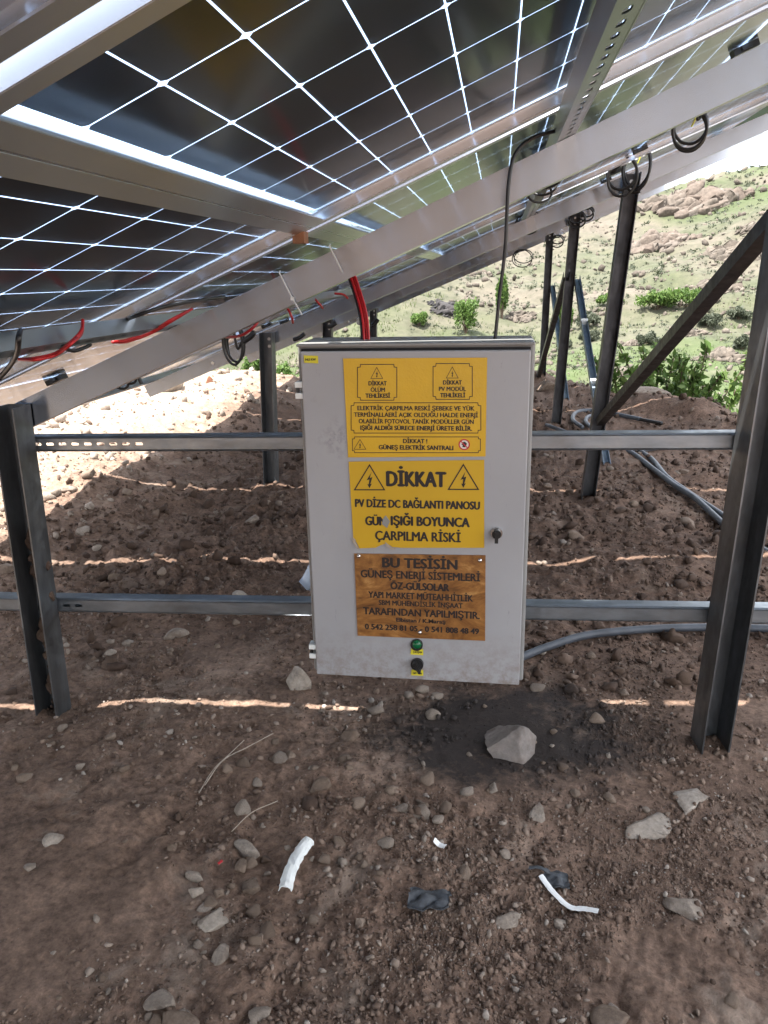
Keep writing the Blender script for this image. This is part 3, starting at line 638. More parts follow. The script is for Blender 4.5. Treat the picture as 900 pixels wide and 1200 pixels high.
# ------------------------------------------------------------------ solar array frame: coordinates (s up the slope, y along the row, d above camera plane)
A0, A1 = math.radians(22.5), math.radians(21.4)
def alpha(y): t_ = min(1, max(0, (y - 2.0) / 1.7)); return A0 + (A1 - A0) * t_ * t_ * (3 - 2 * t_)
def T(s, y, d, a=None):
    a = alpha(y) if a is None else a
    return (s * math.cos(a) - d * math.sin(a), y, CAMZ + s * math.sin(a) + d * math.cos(a))
DR0, DR1 = .136, .209       # rafter
DP0, DP1 = .2095, .2405     # purlin
DL, DG, DC, DF = .241, .2665, .269, .274   # lip, glass, cell, frame top
def slotted(L0, L1, W0, W1, pitch, slen, swid, inset=0.):
    """flat plate in (a,b): a along L, b along W with rectangular slots; returns verts2d, faces"""
    V_, Fq = [], []; n = max(1, int((L1 - L0) / pitch)); m = (W0 + W1) / 2 + inset; a = L0
    def q(a0, a1, b0, b1): b = len(V_); V_.extend([(a0, b0), (a1, b0), (a1, b1), (a0, b1)]); Fq.append((b, b + 1, b + 2, b + 3))
    q(L0, L1, W0, m - swid / 2); q(L0, L1, m + swid / 2, W1); prev = L0; e_ = swid * .3
    for k in range(n):
        c = L0 + (k + .5) * pitch; q(prev, c - slen / 2, m - swid / 2, m + swid / 2)
        for sa, sb in ((-1, -1), (-1, 1), (1, -1), (1, 1)):   # rounded corners of the slot
            b = len(V_); ca, cb = c + sa * slen / 2, m + sb * swid / 2; V_.extend([(ca, cb), (ca - sa * e_, cb), (ca, cb - sb * e_)]); Fq.append((b, b + 1, b + 2))
        prev = c + slen / 2
    q(prev, L1, m - swid / 2, m + swid / 2); return V_, Fq

# rafters -------------------------------------------------
def rafter(y, s0, s1, lab):
    a = alpha(y); root = thing('rafter', lab, 'rafter', T(s0, y, DR0, a)); t_ = .003; mb = MB()
    N = 1
    mb.box(s0, s1, y, y + t_, DR0 + t_, DR1 - t_); mb.box(s0, s1, y - .0004, y + .042, DR0, DR0 + t_); mb.box(s0, s1, y - .0004, y + .042, DR1 - t_, DR1)
    mb.box(s0, s1, y + .039, y + .042, DR0 + t_, DR0 + .014); mb.map(lambda s, yy, d: T(s, yy, d, a)); mb.put('channel', 'rafter_metal', root)
    for s in (s0 + .45, .60 + .12):
        b = MB(); c = T(s, y - .006, (DR0 + DR1) / 2, a); b.add(*cyl(c, (0, 1, 0), .010, .006, 6)); b.put('bolt', 'steel_bolt', root)
    return root
YR = [1.882, 4.262, 6.235, 8.56]
rafter(YR[0], -2.18, 2.0, 'nearest long silver rafter with white zip ties round it, resting on both front posts')
rafter(YR[1], -2.12, 2.0, 'second silver rafter, resting on the post left of the cabinet')
rafter(YR[2], -2.15, 2.0, 'third silver rafter, counted from the camera')
rafter(YR[3], -2.15, 2.0, 'farthest silver rafter, the last before the hillside')
# purlins -------------------------------------------------
def purlin(s, side, y0, y1, lab, rust=None):
    root = thing('purlin', lab, 'purlin', T(s, y0, DP0)); t_ = .0025; W = .041; mb = MB(); ys = np.arange(y0, y1 + .01, .5)
    for ya, yb in zip(ys[:-1], ys[1:]):
        mb2 = MB(); mb2.box(s - t_ / 2, s + t_ / 2, ya, yb, DP0, DP1); lo, hi = (s, s + W) if side > 0 else (s - W, s)
        mb2.box(lo, hi, ya, yb, DP1 - t_, DP1 - .0002); mb2.box(s + side * W - t_ / 2, s + side * W + t_ / 2, ya, yb, DP0, DP0 + .008)
        mb2.map(T); mb.add(mb2.v, mb2.f)
    mb.put('web', 'purlin_metal', root)
    fl = MB(); lo, hi = (s + t_ / 2, s + W - t_ / 2) if side > 0 else (s - W + t_ / 2, s - t_ / 2)
    V2, F2 = slotted(y0, ys[-1], lo, hi, .05, .024, .012); fl.add([(b, a_, DP0 + .0005) for a_, b in V2], F2); fl.add([(b, a_, DP0 + .003) for a_, b in V2], F2)
    # subdivide long strips so they follow the row
    fl2 = MB()
    for f in fl.f:
        P = [fl.v[i_] for i_ in f]; y_lo = min(p[1] for p in P); y_hi = max(p[1] for p in P)
        if y_hi - y_lo > .6:
            for ya, yb in zip(ys[:-1], ys[1:]): fl2.add([(p[0], ya if p[1] == y_lo else yb, p[2]) for p in P], [(0, 1, 2, 3)])
        else: fl2.add(P, [tuple(range(len(P)))])
    fl2.map(T); fl2.put('slotted_flange', 'purlin_metal', root); return root
purlin(.212, 1, -3.0, 9.9, 'slotted silver purlin running away under the upper panels, above the cabinet')
purlin(-.775, -1, -3.0, 9.9, 'bluish slotted purlin under the lower panels with red cables hanging on it')
purlin(-2.02, -1, -3.0, 9.9, 'lowest bluish purlin near the low edge of the array')
purlin(1.42, 1, -3.0, 9.9, 'highest purlin near the top edge of the array')
# panels --------------------------------------------------
CP, CY = .0854, .184; SM, YM = .0215, .010; LS = 2 * SM + 24 * CP + .014; LYp = 1.124
def octo(w_, h_, ch, t_):
    x, y = w_ / 2, h_ / 2; P = [(-x + ch, -y), (x - ch, -y), (x, -y + ch), (x, y - ch), (x - ch, y), (-x + ch, y), (-x, y - ch), (-x, -y + ch)]
    return [(a, b, 0) for a, b in P] + [(a, b, t_) for a, b in P], [tuple(range(8))[::-1], tuple(range(8, 16))] + [(k, (k + 1) % 8, 8 + (k + 1) % 8, 8 + k) for k in range(8)]
cellV, cellF = octo(CP - .0022, CY - .0028, .0050, .0004)
cell_me = mesh_np('cell', cellV, cellF, 'cell')
def cell_centres():
    out = []
    for j in range(24):
        for i_ in range(6): out.append((SM + (j + .5) * CP + (.014 if j >= 12 else 0), YM + (i_ + .5) * CY))
    return out
fr = MB(); W, H0 = .033, DF - DL; tk = .0018
for (x0, x1, y0, y1) in ((0, LS, 0, tk), (0, LS, LYp - tk, LYp), (0, tk, tk, LYp - tk), (LS - tk, LS, tk, LYp - tk)): fr.box(x0, x1, y0, y1, 0, H0)
frame_me = mesh_np('frame', fr.v, fr.f, 'alu_frame')
lp = MB()
lp.box(tk, LS - tk, tk, .026, -.0004, .0016); lp.box(tk, LS - tk, LYp - .026, LYp - tk, -.0004, .0016); lp.box(tk, W, .026, LYp - .026, -.0004, .0016); lp.box(LS - W, LS - tk, .026, LYp - .026, -.0004, .0016)
# glass seat, an inner step that closes frame to glass
for (x0, x1, y0, y1) in ((tk, LS - tk, tk, .011), (tk, LS - tk, LYp - .011, LYp - tk), (tk, .011, .011, LYp - .011), (LS - .011, LS - tk, .011, LYp - .011)): lp.box(x0, x1, y0, y1, DG - DL - .0025, DG - DL - .0004)
lip_me = mesh_np('lip', lp.v, lp.f, 'alu_lip')
gm = MB(); gm.box(tk, LS - tk, tk, LYp - tk, DG - DL, DG - DL + .002); glass_me = mesh_np('glass', gm.v, gm.f, 'panel_glass')
ac = MB()
for (a_, b_) in cell_centres(): ac.add([(v[0] + a_, v[1] + b_, v[2] + DC - DL) for v in cellV], cellF)
gs = MB(); gs.add([(SM - .004, YM - .002, 0), (LS - SM + .004, YM - .002, 0), (LS - SM + .004, LYp - YM + .002, 0), (SM - .004, LYp - YM + .002, 0)], [(0, 1, 2, 3)]); grid_me = mesh_np('white_grid', gs.v, gs.f, 'white_grid')
cells_me = mesh_np('cell', ac.v, ac.f, 'cell')
jb = MB()
jb.box(-.03, .03, -.018, .018, -.016, 0); jb.box(-.012, .012, -.026, -.018, -.012, -.003); jb_me = mesh_np('junction_box', jb.v, jb.f, 'black_plastic')
cl = MB(); cl.add(*tube([(0, 0, 0), (0, .02, 0)], .006, 8, 1, True, False)); 
ordn = ['first', 'second', 'third', 'fourth', 'fifth', 'sixth', 'seventh', 'eighth']
def panel(row, col):
    y0 = .529 + 1.154 * col; a = alpha(y0 + .57); s0 = -.3193 if row == 0 else -.3198 - LS; o3 = T(s0, y0, DL, a)
    if col >= 0: lab = ('%s solar panel of the upper row, counting away from the camera' if row == 0 else '%s solar panel of the lower row, counting away from the camera') % ordn[col]; grp = None
    else: lab = 'solar panel of the same array overhead, behind the camera'; grp = 'solar panels behind the camera'
    root = thing('solar_panel', lab, 'solar panel', o3, grp); root.rotation_euler = (0, -a, 0)
    def ch(name, me_, loc=(0, 0, 0), kind=None, rz=0): o_ = bpy.data.objects.new(name, me_); link(o_, root); o_.location = loc; o_.rotation_euler = (0, 0, rz); tag(o_, kind=kind); return o_
    ch('frame', frame_me); ch('lip', lip_me); ch('glass', glass_me); ch('white_grid', grid_me, (0, 0, DC - DL + .0002))
    if 0 <= col <= 2:
        for (a_, b_) in cell_centres(): ch('cell', cell_me, (a_, b_, DC - DL))
    else: ch('cell', cells_me, kind='stuff')
    if col >= 0:
        for b_ in (.17, LYp / 2, LYp - .17): ch('junction_box', jb_me, (LS / 2, b_, DG - DL - .0005))
for col in range(-3, 8):
    for row in (0, 1): panel(row, col)

# ------------------------------------------------------------------ posts
def post(base, top, lab, wd=.072, dp=.078, rz=0., mat='post_metal', dirt=False):
    bx, by = base; bz = float(hgt(bx, by)); root = thing('post', lab, 'post', (bx, by, bz)); t_ = .004
    # U section open towards the camera side: base point is the front centre
    def sec(c, z0=0):
        P = []
        for (px_, py_) in [(-wd / 2, 0), (-wd / 2, dp), (wd / 2, dp), (wd / 2, 0), (wd / 2 - t_, 0), (wd / 2 - t_, dp - t_), (-wd / 2 + t_, dp - t_), (-wd / 2 + t_, 0)]:
            P.append((c[0] + px_ * math.cos(rz) - py_ * math.sin(rz), c[1] + px_ * math.sin(rz) + py_ * math.cos(rz), c[2]))
        return P
    tx, ty, tz = top; dx_, dy_, dz_ = tx - bx, ty - by, tz - bz; b0 = (bx - dx_ * .25 / dz_, by - dy_ * .25 / dz_, bz - .25)
    V_ = sec(b0) + sec((tx, ty, tz)); Fq = [(k, (k + 1) % 8, 8 + (k + 1) % 8, 8 + k) for k in range(8)] + [(8, 9, 14, 15), (9, 10, 13, 14), (10, 11, 12, 13), (3, 4, 5, 2), (2, 5, 6, 1), (1, 6, 7, 0)]
    put('channel', V_, Fq, mat, root)
    for k, fz in enumerate((.035, .075)):
        c = np.array([tx, ty, tz - fz]); b = MB(); cc_ = c + np.array([-math.sin(rz) * (dp - t_ - .006), math.cos(rz) * (dp - t_ - .006), 0]); b.add(*cyl(cc_, (0, 1, 0), .009, .006, 6)); b.put('bolt', 'steel_bolt', root)
    if dirt:
        rr = np.random.default_rng(3); m2 = MB(); 
        for k in range(46):
            f_ = .62 * rr.random() ** .7; c = np.array([bx + dx_ * f_ + rr.uniform(-.012, .02), by + dp - .022, bz + dz_ * f_]); Vv, Fc = rock_verts(2, rr, flat=.9); sz = rr.uniform(.012, .024)
            m2.add(Vv * sz * np.array([1, .8, 1.3]) + c, [tuple(map(int, f)) for f in Fc])
        tag(m2.put('dried_mud', 'clod', root), kind='stuff')
    return root
L1b = atZ(62, 828); R1b = atZ(826, 866); L2b = atZ(316, 560); R2b = atZ(690, 583); R3b = atZ(652, 503); R4b = atZ(635, 455)
def topz(x, y, dd_=DR1 - .006): a = alpha(y); s = (x + dd_ * math.sin(a)) / math.cos(a); return CAMZ + s * math.sin(a) + dd_ * math.cos(a)
def P_(b, tx, lab, yoff, **k):
    y = b[1]; return post((b[0], y), (tx, y, topz(tx, y)), lab, **k)
yL = YR[0] - .082
post((L1b[0] - .015, yL), (-1.262, yL, topz(-1.262, yL)), 'left front post, an open steel channel caked with dried mud', dirt=True, wd=.066)
post((R1b[0] + .012, yL), (R1b[0] + .065, yL, topz(R1b[0] + .065, yL)), 'right front post, a dark steel channel rising out of the picture', rz=math.radians(8), dp=.079)
post((-1.305, YR[1] - .082), (-1.275, YR[1] - .082, topz(-1.275, YR[1])), 'second left post, standing just left of the cabinet behind the upper rail')
post((R2b[0], YR[1] - .082), (.628, YR[1] - .082, topz(.628, YR[1])), 'second right post with coiled black cable on its top', mat='brace_metal')
post((R3b[0], YR[2] - .082), (.535, YR[2] - .082, topz(.535, YR[2])), 'third right post, between the two blue struts', mat='brace_metal')
post((R4b[0], YR[3] - .082), (.488, YR[3] - .082, topz(.488, YR[3])), 'farthest right post, thin and dark', mat='brace_metal')
post((-1.40, YR[2] - .082), (-1.36, YR[2] - .082, topz(-1.36, YR[2])), 'third left post, mostly hidden behind the cabinet', mat='brace_metal')
post((-1.38, YR[3] - .082), (-1.36, YR[3] - .082, topz(-1.36, YR[3])), 'farthest left post, its top just showing over the cabinet', mat='brace_metal')
# rails ---------------------------------------------------
def rail(xs, z0, z1, hgt_, y0, lab, slots=()):
    """C rail along x, front web towards the camera; z0,z1 top heights at both ends"""
    x0, x1 = xs; root = thing('rail', lab, 'rail', (x0, y0, z0 - hgt_)); zt = lambda x: z0 + (z1 - z0) * (x - x0) / (x1 - x0); t_ = .0025; D_ = .040
    mb = MB(); sec = [(y0, -hgt_ + .004), (y0 + .004, -hgt_), (y0 + D_, -hgt_), (y0 + D_, -hgt_ + .009), (y0 + D_ - t_, -hgt_ + .009), (y0 + D_ - t_, -hgt_ + t_), (y0 + .006, -hgt_ + t_), (y0 + t_, -hgt_ + .006)]
    top = [(y0 + t_, -.006), (y0 + .006, -t_), (y0 + D_ - t_, -t_), (y0 + D_ - t_, -.009), (y0 + D_, -.009), (y0 + D_, 0), (y0 + .004, 0), (y0, -.004)]
    for S in (sec, top):
        n = len(S); V_ = [(x, a, zt(x) + b) for x in (x0, x1) for a, b in S]; mb.add(V_, [(k, (k + 1) % n, n + (k + 1) % n, n + k) for k in range(n)] + [tuple(range(n))[::-1], tuple(range(n, 2 * n))])
    mb.put('flange', 'rail_metal', root)
    # front web, slotted over part of its length
    wb = MB(); segs = []; cur = x0
    for (sa, sb) in slots:
        segs.append((cur, sa, False)); segs.append((sa, sb, True)); cur = sb
    segs.append((cur, x1, False))
    for (a, b, sl) in segs:
        if b - a < 1e-4: continue
        if sl: V2, F2 = slotted(a, b, -hgt_ + .006, -.006, .0365, .023, .009)
        else: V2, F2 = [(a, -hgt_ + .006), (b, -hgt_ + .006), (b, -.006), (a, -.006)], [(0, 1, 2, 3)]
        for off in (0., t_): wb.add([(x, y0 + off, zt(x) + zz) for x, zz in V2], F2)
    wb.put('web', 'rail_metal', root); return root
yr = YR[0] + .004
pa, pb = atY(36, 512, yr), atY(862, 507, yr)
slot_l = (atY(37, 524, yr)[0], atY(180, 524, yr)[0])
rail((pa[0] - .03, pb[0] + .03), pa[2], pb[2], .042, yr + .0, 'upper horizontal rail with bright slots at its left end, behind the cabinet', [slot_l])
pa, pb = atY(66, 701, yr), atY(828, 712, yr); sl = (pb[2] - pa[2]) / (pb[0] - pa[0])
rail((-2.3, 1.75), pa[2] + sl * (-2.3 - pa[0]), pa[2] + sl * (1.75 - pa[0]), .044, yr + .0, 'lower horizontal rail running past both front posts, behind the cabinet', [(-2.2, -1.95), (pa[0] + .01, pa[0] + .11)])
# braces and struts --------------------------------------
def bar(p, q, w_, d_, name, lab, mat, cat='brace', bands=()):
    p = np.array(p, float); q = np.array(q, float); ax = _n(q - p); side = _n(np.cross(ax, [0, 0, 1.]) if abs(ax[2]) < .98 else np.array([1., 0, 0])); nn = np.cross(side, ax); root = thing(name, lab, cat, p); t_ = .003; mb = MB()
    def blk(a0, a1, b0, b1, P0, P1, m_): 
        V_ = [P + side * a + nn * b for P in (P0, P1) for a, b in ((a0, b0), (a1, b0), (a1, b1), (a0, b1))]; m_.hexa(V_)
    blk(-w_ / 2, w_ / 2, -d_ / 2, -d_ / 2 + t_, p, q, mb); blk(-w_ / 2, -w_ / 2 + t_, -d_ / 2 + t_, d_ / 2, p, q, mb); blk(w_ / 2 - t_, w_ / 2, -d_ / 2 + t_, d_ / 2, p, q, mb)
    mb.put('channel', mat, root)
    for f_ in bands:
        b = MB(); c = p + (q - p) * f_; blk(-w_ / 2 - .002, w_ / 2 + .002, -d_ / 2 - .002, d_ / 2 + .002, c, c + ax * .02, b); b.put('tape_band', 'white_plastic', root)
    return root
bar((R2b[0] + .035, YR[1] - .09, .42), (R1b[0] + .09, YR[0] + .02, 1.36), .042, .040, 'brace', 'wide dark diagonal brace from the second right post up to the front right post', 'brace_metal')
p0 = atY(664, 322, YR[2] - .05); bar((p0[0], p0[1], p0[2]), (atY(631, 441, YR[3] - .1)), .045, .045, 'brace', 'dark diagonal brace between the third and the farthest right posts', 'brace_metal')
p0 = atY(676, 325, YR[2] - .02); g0 = atZ(714, 551); bar(p0, (g0[0], g0[1], -.05), .045, .04, 'strut', 'pale blue strut with white bands leaning right of the third right post', 'strut_blue', 'strut', (.25, .56))
p0 = atY(647, 333, YR[3] - .02); g0 = atZ(666, 478); bar(p0, (g0[0], g0[1], -.05), .045, .04, 'strut', 'thin pale blue strut leaning beside the farthest right post', 'strut_blue', 'strut')

# ------------------------------------------------------------------ the cabinet
YB = 1.690; DY = YB - .002
def dp_(u, v, y=YB): return atY(u, v, y)
bl = dp_(352, 412); br_ = dp_(625, 412); bb = dp_(610, 800)
BX0, BX1 = -.449, .077; BZ1 = dp_(490, 404)[2] + .004; BZ0 = dp_(490, 797)[2]
cab = thing('electrical_cabinet', 'light grey wall-mounted electrical cabinet with yellow warning stickers on its door', 'cabinet', ((BX0 + BX1) / 2, YB + .1, BZ0))
mb = MB(); yb0 = YB + .022; mb.box(BX0, BX1, yb0, YB + .19, BZ0, BZ1); ob = mb.put('body', 'box_edge', cab); bevel_obj(ob, .006, 3)
ob.data.polygons.foreach_set('use_smooth', np.zeros(len(ob.data.polygons), bool))
mb = MB(); mb.box(BX0 + .010, BX1 - .010, YB + .0165, yb0 + .003, BZ0 + .010, BZ1 - .012); mb.put('gasket', 'gasket', cab)
DX0, DX1, DZ0, DZ1 = BX0 + .012, BX1 - .010, BZ0 + .001, BZ1 - .017
mb = MB(); mb.box(DX0, DX1, YB, YB + .0165, DZ0, DZ1); door = mb.put('door', 'box_paint', cab); bevel_obj(door, .0025, 2)
# rain rim over the door
mb = MB(); mb.box(BX0 + .002, BX1 - .002, YB + .004, yb0 + .004, BZ1 - .007, BZ1 - .001); o_ = mb.put('rain_rim', 'box_edge', cab); bevel_obj(o_, .0015, 2)
for vv in (458, 764):
    z = dp_(352, vv)[2]
    mb = MB(); mb.box(BX0 - .006, BX0 + .012, YB + .004, YB + .03, z + .006, z + .019); mb.box(BX0 - .006, BX0 + .012, YB + .004, YB + .03, z - .019, z - .006)
    h_ = mb.put('hinge', 'white_plastic', cab); bevel_obj(h_, .001, 1); m2 = MB(); m2.add(*cyl((BX0 - .001, YB + .011, z - .016), (0, 0, 1), .004, .032, 10)); m2.put('hinge_pin', 'black_plastic', h_)
# text ------------------------------------------------------------------
def text_mesh(body, bold=.0):
    c = bpy.data.curves.new('t', 'FONT'); c.body = body; c.size = 1; c.offset = bold; c.extrude = 0; c.resolution_u = 3
    o_ = bpy.data.objects.new('t', c); COL.objects.link(o_); dg = bpy.context.evaluated_depsgraph_get(); me_ = bpy.data.meshes.new_from_object(o_.evaluated_get(dg)); bpy.data.objects.remove(o_); bpy.data.curves.remove(c)
    V_ = np.zeros(len(me_.vertices) * 3); me_.vertices.foreach_get('co', V_); V_ = V_.reshape(-1, 3); Fq = [tuple(p.vertices) for p in me_.polygons]; bpy.data.meshes.remove(me_); return V_, Fq
def lettering(body, x0, x1, zb, zt, parent, y, mat='ink', bold=.0, ref='H', strike=.072):
    """text stretched between x0..x1; capitals stand on zb and reach zt"""
    strike = strike if 'M' not in body else strike * .75
    V_, Fq = text_mesh(body, bold); R_, _ = text_mesh(ref, bold); cap0, cap1 = R_[:, 1].min(), R_[:, 1].max()
    X = x0 + (V_[:, 0] - V_[:, 0].min()) / (V_[:, 0].max() - V_[:, 0].min()) * (x1 - x0); Z = zb + (V_[:, 1] - cap0) / (cap1 - cap0) * (zt - zb)
    h_ = (zt - zb) * strike; n = len(X); P_all, F_all = [], []
    for k, (ox, oz) in enumerate(((-h_, 0), (h_, 0), (0, h_ * .5), (0, -h_ * .5), (0, 0))):
        P_all.append(np.stack([X + ox, np.full_like(X, y - k * 1e-5), Z + oz], -1)); F_all += [tuple(i_ + k * n for i_ in f) for f in Fq]
    return put('lettering', np.concatenate(P_all), F_all, mat, parent)
def tpx(body, u0, u1, vt, vb, parent, y, **k):
    a = dp_(u0, (vt + vb) / 2, y); b = dp_(u1, (vt + vb) / 2, y); um = (u0 + u1) / 2
    return lettering(body, a[0], b[0], dp_(um, vb, y)[2], dp_(um, vt, y)[2], parent, y, **k)
def sheet(name, pts, y, th, mat, parent, n=1):
    m_ = MB(); k = len(pts); m_.add([(x, y, z) for x, z in pts] + [(x, y + th, z) for x, z in pts], [tuple(range(k)), tuple(range(k, 2 * k))[::-1]] + [(i_, (i_ + 1) % k, k + (i_ + 1) % k, k + i_) for i_ in range(k)]); return m_.put(name, mat, parent)
def pxs(L, y): return [(dp_(u, v, y)[0], dp_(u, v, y)[2]) for u, v in L]
def stroke(name, pts, wd, y, mat, parent, closed=True):
    """flat outline of constant width"""
    P = [np.array(p) for p in pts]; n = len(P); inn, out = [], []
    for k in range(n):
        a, b, c = P[k - 1], P[k], P[(k + 1) % n]
        if not closed and k == 0: a = 2 * b - c
        if not closed and k == n - 1: c = 2 * b - a
        t1, t2 = _n(b - a), _n(c - b); n1 = np.array([-t1[1], t1[0]]); n2 = np.array([-t2[1], t2[0]]); m_ = _n(n1 + n2); s_ = wd / 2 / max(.35, m_ @ n1); inn.append(b + m_ * s_); out.append(b - m_ * s_)
    V_ = [(p[0], y, p[1]) for p in inn + out]; R_ = n if closed else n - 1; Fq = [(k, (k + 1) % n, n + (k + 1) % n, n + k) for k in range(R_)]; return put(name, V_, Fq, mat, parent)
def warn_tri(uc, vt, vb, hw, parent, y, wd):
    T3 = pxs([(uc, vt), (uc + hw, vb), (uc - hw, vb)], y); tr_ = stroke('warning_triangle', T3, wd, y, 'ink', parent)
    H_ = vb - vt; a = [(uc + .14 * hw, vt + .28 * H_), (uc - .20 * hw, vt + .62 * H_), (uc - .01 * hw, vt + .58 * H_), (uc - .05 * hw, vt + .78 * H_), (uc - .15 * hw, vt + .76 * H_), (uc + .0 * hw, vt + .94 * H_), (uc + .17 * hw, vt + .74 * H_), (uc + .06 * hw, vt + .77 * H_), (uc + .20 * hw, vt + .48 * H_), (uc + .02 * hw, vt + .52 * H_)]
    q = pxs(a, y); m_ = put('lightning_bolt', [(x, y - .0001, z) for x, z in q], [tuple(range(len(q)))], 'ink', parent); return tr_
def notched(u0, u1, v0, v1, c, y, wd, parent):
    P = [(u0 + c, v0), (u1 - c, v0), (u1 - c * .9, v0 + c * .9), (u1, v0 + c), (u1, v1 - c), (u1 - c * .9, v1 - c * .9), (u1 - c, v1), (u0 + c, v1), (u0 + c * .9, v1 - c * .9), (u0, v1 - c), (u0, v0 + c), (u0 + c * .9, v0 + c * .9)]
    stroke('border_line', pxs(P, y), wd, y, 'ink', parent)
def quadmap(corners, U0, U1, V0, V1):
    """photo-pixel frame drawn straight: returns (u,v) of a slightly slanted sticker"""
    (a, b, c, d) = corners
    def f(u, v): s_, t_ = (u - U0) / (U1 - U0), (v - V0) / (V1 - V0); p = (1 - s_) * (1 - t_) * np.array(a) + s_ * (1 - t_) * np.array(b) + s_ * t_ * np.array(c) + (1 - s_) * t_ * np.array(d); return p
    return f
ys1 = DY - .0002; yt = ys1 - .0006
# upper yellow sticker
s1 = sheet('warning_sticker', pxs([(402, 420), (571, 419), (569, 535), (408, 536)], ys1), ys1, .0012, 'sticker_yellow', cab); s1['label'] = 'upper yellow sticker with four framed warnings'
notched(419, 465, 427, 469, 3.5, yt, .0016, s1); notched(507.5, 553.5, 426, 468, 3.5, yt, .0016, s1)
notched(411.5, 563.5, 472, 507.5, 3.5, yt, .0016, s1); notched(413, 563, 512, 530.5, 2.5, yt, .0016, s1)
warn_tri(441.5, 430.5, 443.5, 7, s1, yt, .0012); warn_tri(530, 430, 443, 7, s1, yt, .0012); warn_tri(421.8, 515, 526.5, 7, s1, yt, .0012)
for body, u0, u1, v in [('DİKKAT', 432, 453, 449), ('ÖLÜM', 434.5, 451, 456.5), ('TEHLİKESİ', 428.5, 457, 463.5), ('DİKKAT', 519.5, 541, 448), ('PV MODÜL', 514.5, 546, 455.5), ('TEHLİKELİ', 516, 545, 463)]:
    tpx(body, u0, u1, v - 2.2, v + 2.6, s1, yt, bold=.0)
for body, u0, u1, v in [('ELEKTRİK ÇARPILMA RESKİ ŞEBEKE VE YÜK', 419, 556, 478.5), ('TERMİNALLAERİ AÇIK OLDUĞU HALDE ENERJİ', 415, 560, 486.3), ('OLABİLİR FOTOVOL TANİK MODÜLLER GÜN', 420.5, 555, 494), ('IŞIĞI ALDIĞI SÜRECE ENERJİ ÜRETE BİLİR.', 422.5, 553, 501.8)]:
    tpx(body, u0, u1, v - 2.6, v + 2.4, s1, yt, bold=.0)
tpx('DİKKAT !', 472.5, 500.5, 514.5, 519.3, s1, yt, bold=.0); tpx('GÜNEŞ ELEKTRİK SANTRALI', 444, 531, 522, 527, s1, yt, bold=.0)
cx_, _, cz_ = dp_(544, 521, yt); ci = [(cx_ + math.cos(a) * .0125, cz_ + math.sin(a) * .0125) for a in np.linspace(0, 6.283, 25)[:-1]]
put('round_sign_face', [(x, yt + .0001, z) for x, z in ci], [tuple(range(24))], 'print_white', s1); stroke('red_ring', [(cx_ + (x - cx_) * .9, cz_ + (z - cz_) * .9) for x, z in ci], .0028, yt - .0001, 'ink_red', s1)
hand = [(-.35, -.5), (.15, -.55), (.45, -.1), (.5, .35), (.32, .3), (.28, .55), (.12, .5), (.02, .62), (-.12, .5), (-.25, .55), (-.3, .2), (-.55, .1), (-.5, -.05), (-.3, -.1)]
put('hand_symbol', [(cx_ + a * .0115, yt - .00005, cz_ + b * .0115) for a, b in hand], [tuple(range(len(hand)))], 'ink', s1)
stroke('red_bar', [(cx_ - .008, cz_ + .008), (cx_ + .008, cz_ - .008)], .0024, yt - .0002, 'ink_red', s1, closed=False)
# middle sticker, torn at its lower left and with a hole
s2 = sheet('warning_sticker', pxs([(408.5, 541), (567.5, 539), (567.5, 642), (470, 642), (459, 641), (452, 637), (446, 639), (440, 642), (421, 642.5), (418, 636), (414, 631)], ys1), ys1, .0012, 'sticker_yellow_flat', cab); s2['label'] = 'middle yellow sticker, torn at its lower left corner'
warn_tri(433, 545, 574, 17.5, s2, yt, .0028); warn_tri(543, 544.5, 573.5, 17.5, s2, yt, .0028)
tpx('DİKKAT', 453.5, 522, 553, 570, s2, yt, bold=.0); tpx('PV DİZE DC BAĞLANTI PANOSU', 416.5, 562, 586.5, 595.5, s2, yt, bold=.0)
tpx('GÜN', 428.5, 452, 605.5, 615.5, s2, yt, bold=.0); tpx('IŞIĞI BOYUNCA', 458.5, 550, 606, 616.5, s2, yt, bold=.0); tpx('ÇARPILMA RİSKİ', 440, 539.5, 623.5, 634, s2, yt, bold=.0)
sheet('torn_hole', pxs([(452, 604), (457, 611), (453.5, 619), (447.5, 614), (449, 608)], yt - .0004), yt - .0004, .0008, 'box_edge', s2)
for L in ([(413, 629), (417, 633), (416, 636), (421, 643), (418.5, 643), (413.5, 635)], [(451, 635), (458, 640), (464, 643.5), (459, 644), (453, 640)]): m_ = sheet('torn_flap', pxs(L, yt - .002), yt - .003, .0015, 'straw', s2)
# wooden plaque
s3 = sheet('plaque', pxs([(415, 649), (569, 651), (568.5, 751), (419, 745)], ys1 - .001), ys1 - .001, .003, 'wood_plaque', cab); s3['label'] = 'brown wood-grain plaque with black company lettering'
y3 = ys1 - .0016
for body, u0, u1, v, hh in [('BU TESİSİN', 448.5, 535.5, 660.5, 11), ('GÜNEŞ ENERJİ SİSTEMLERİ', 423, 562.5, 674.5, 8.6), ('ÖZ-GÜLSOLAR', 458, 526, 687.5, 8.2), ('YAPI MARKET MÜTEAHHİTLİK', 432, 554, 699, 7.2), ('SBM MÜHENDİSLİK İNŞAAT', 444, 542, 708, 5.6), ('TARAFINDAN YAPILMIŞTIR.', 426, 562, 718.5, 8), ('Elbistan / K.Maraş', 464.5, 522, 727.5, 4.6), ('0 542 258 81 05 - 0 541 808 48 49', 428, 561, 737, 6.2)]:
    tpx(body, u0, u1, v - hh / 2, v + hh / 2, s3, y3, bold=.0 if hh > 5 else .01)
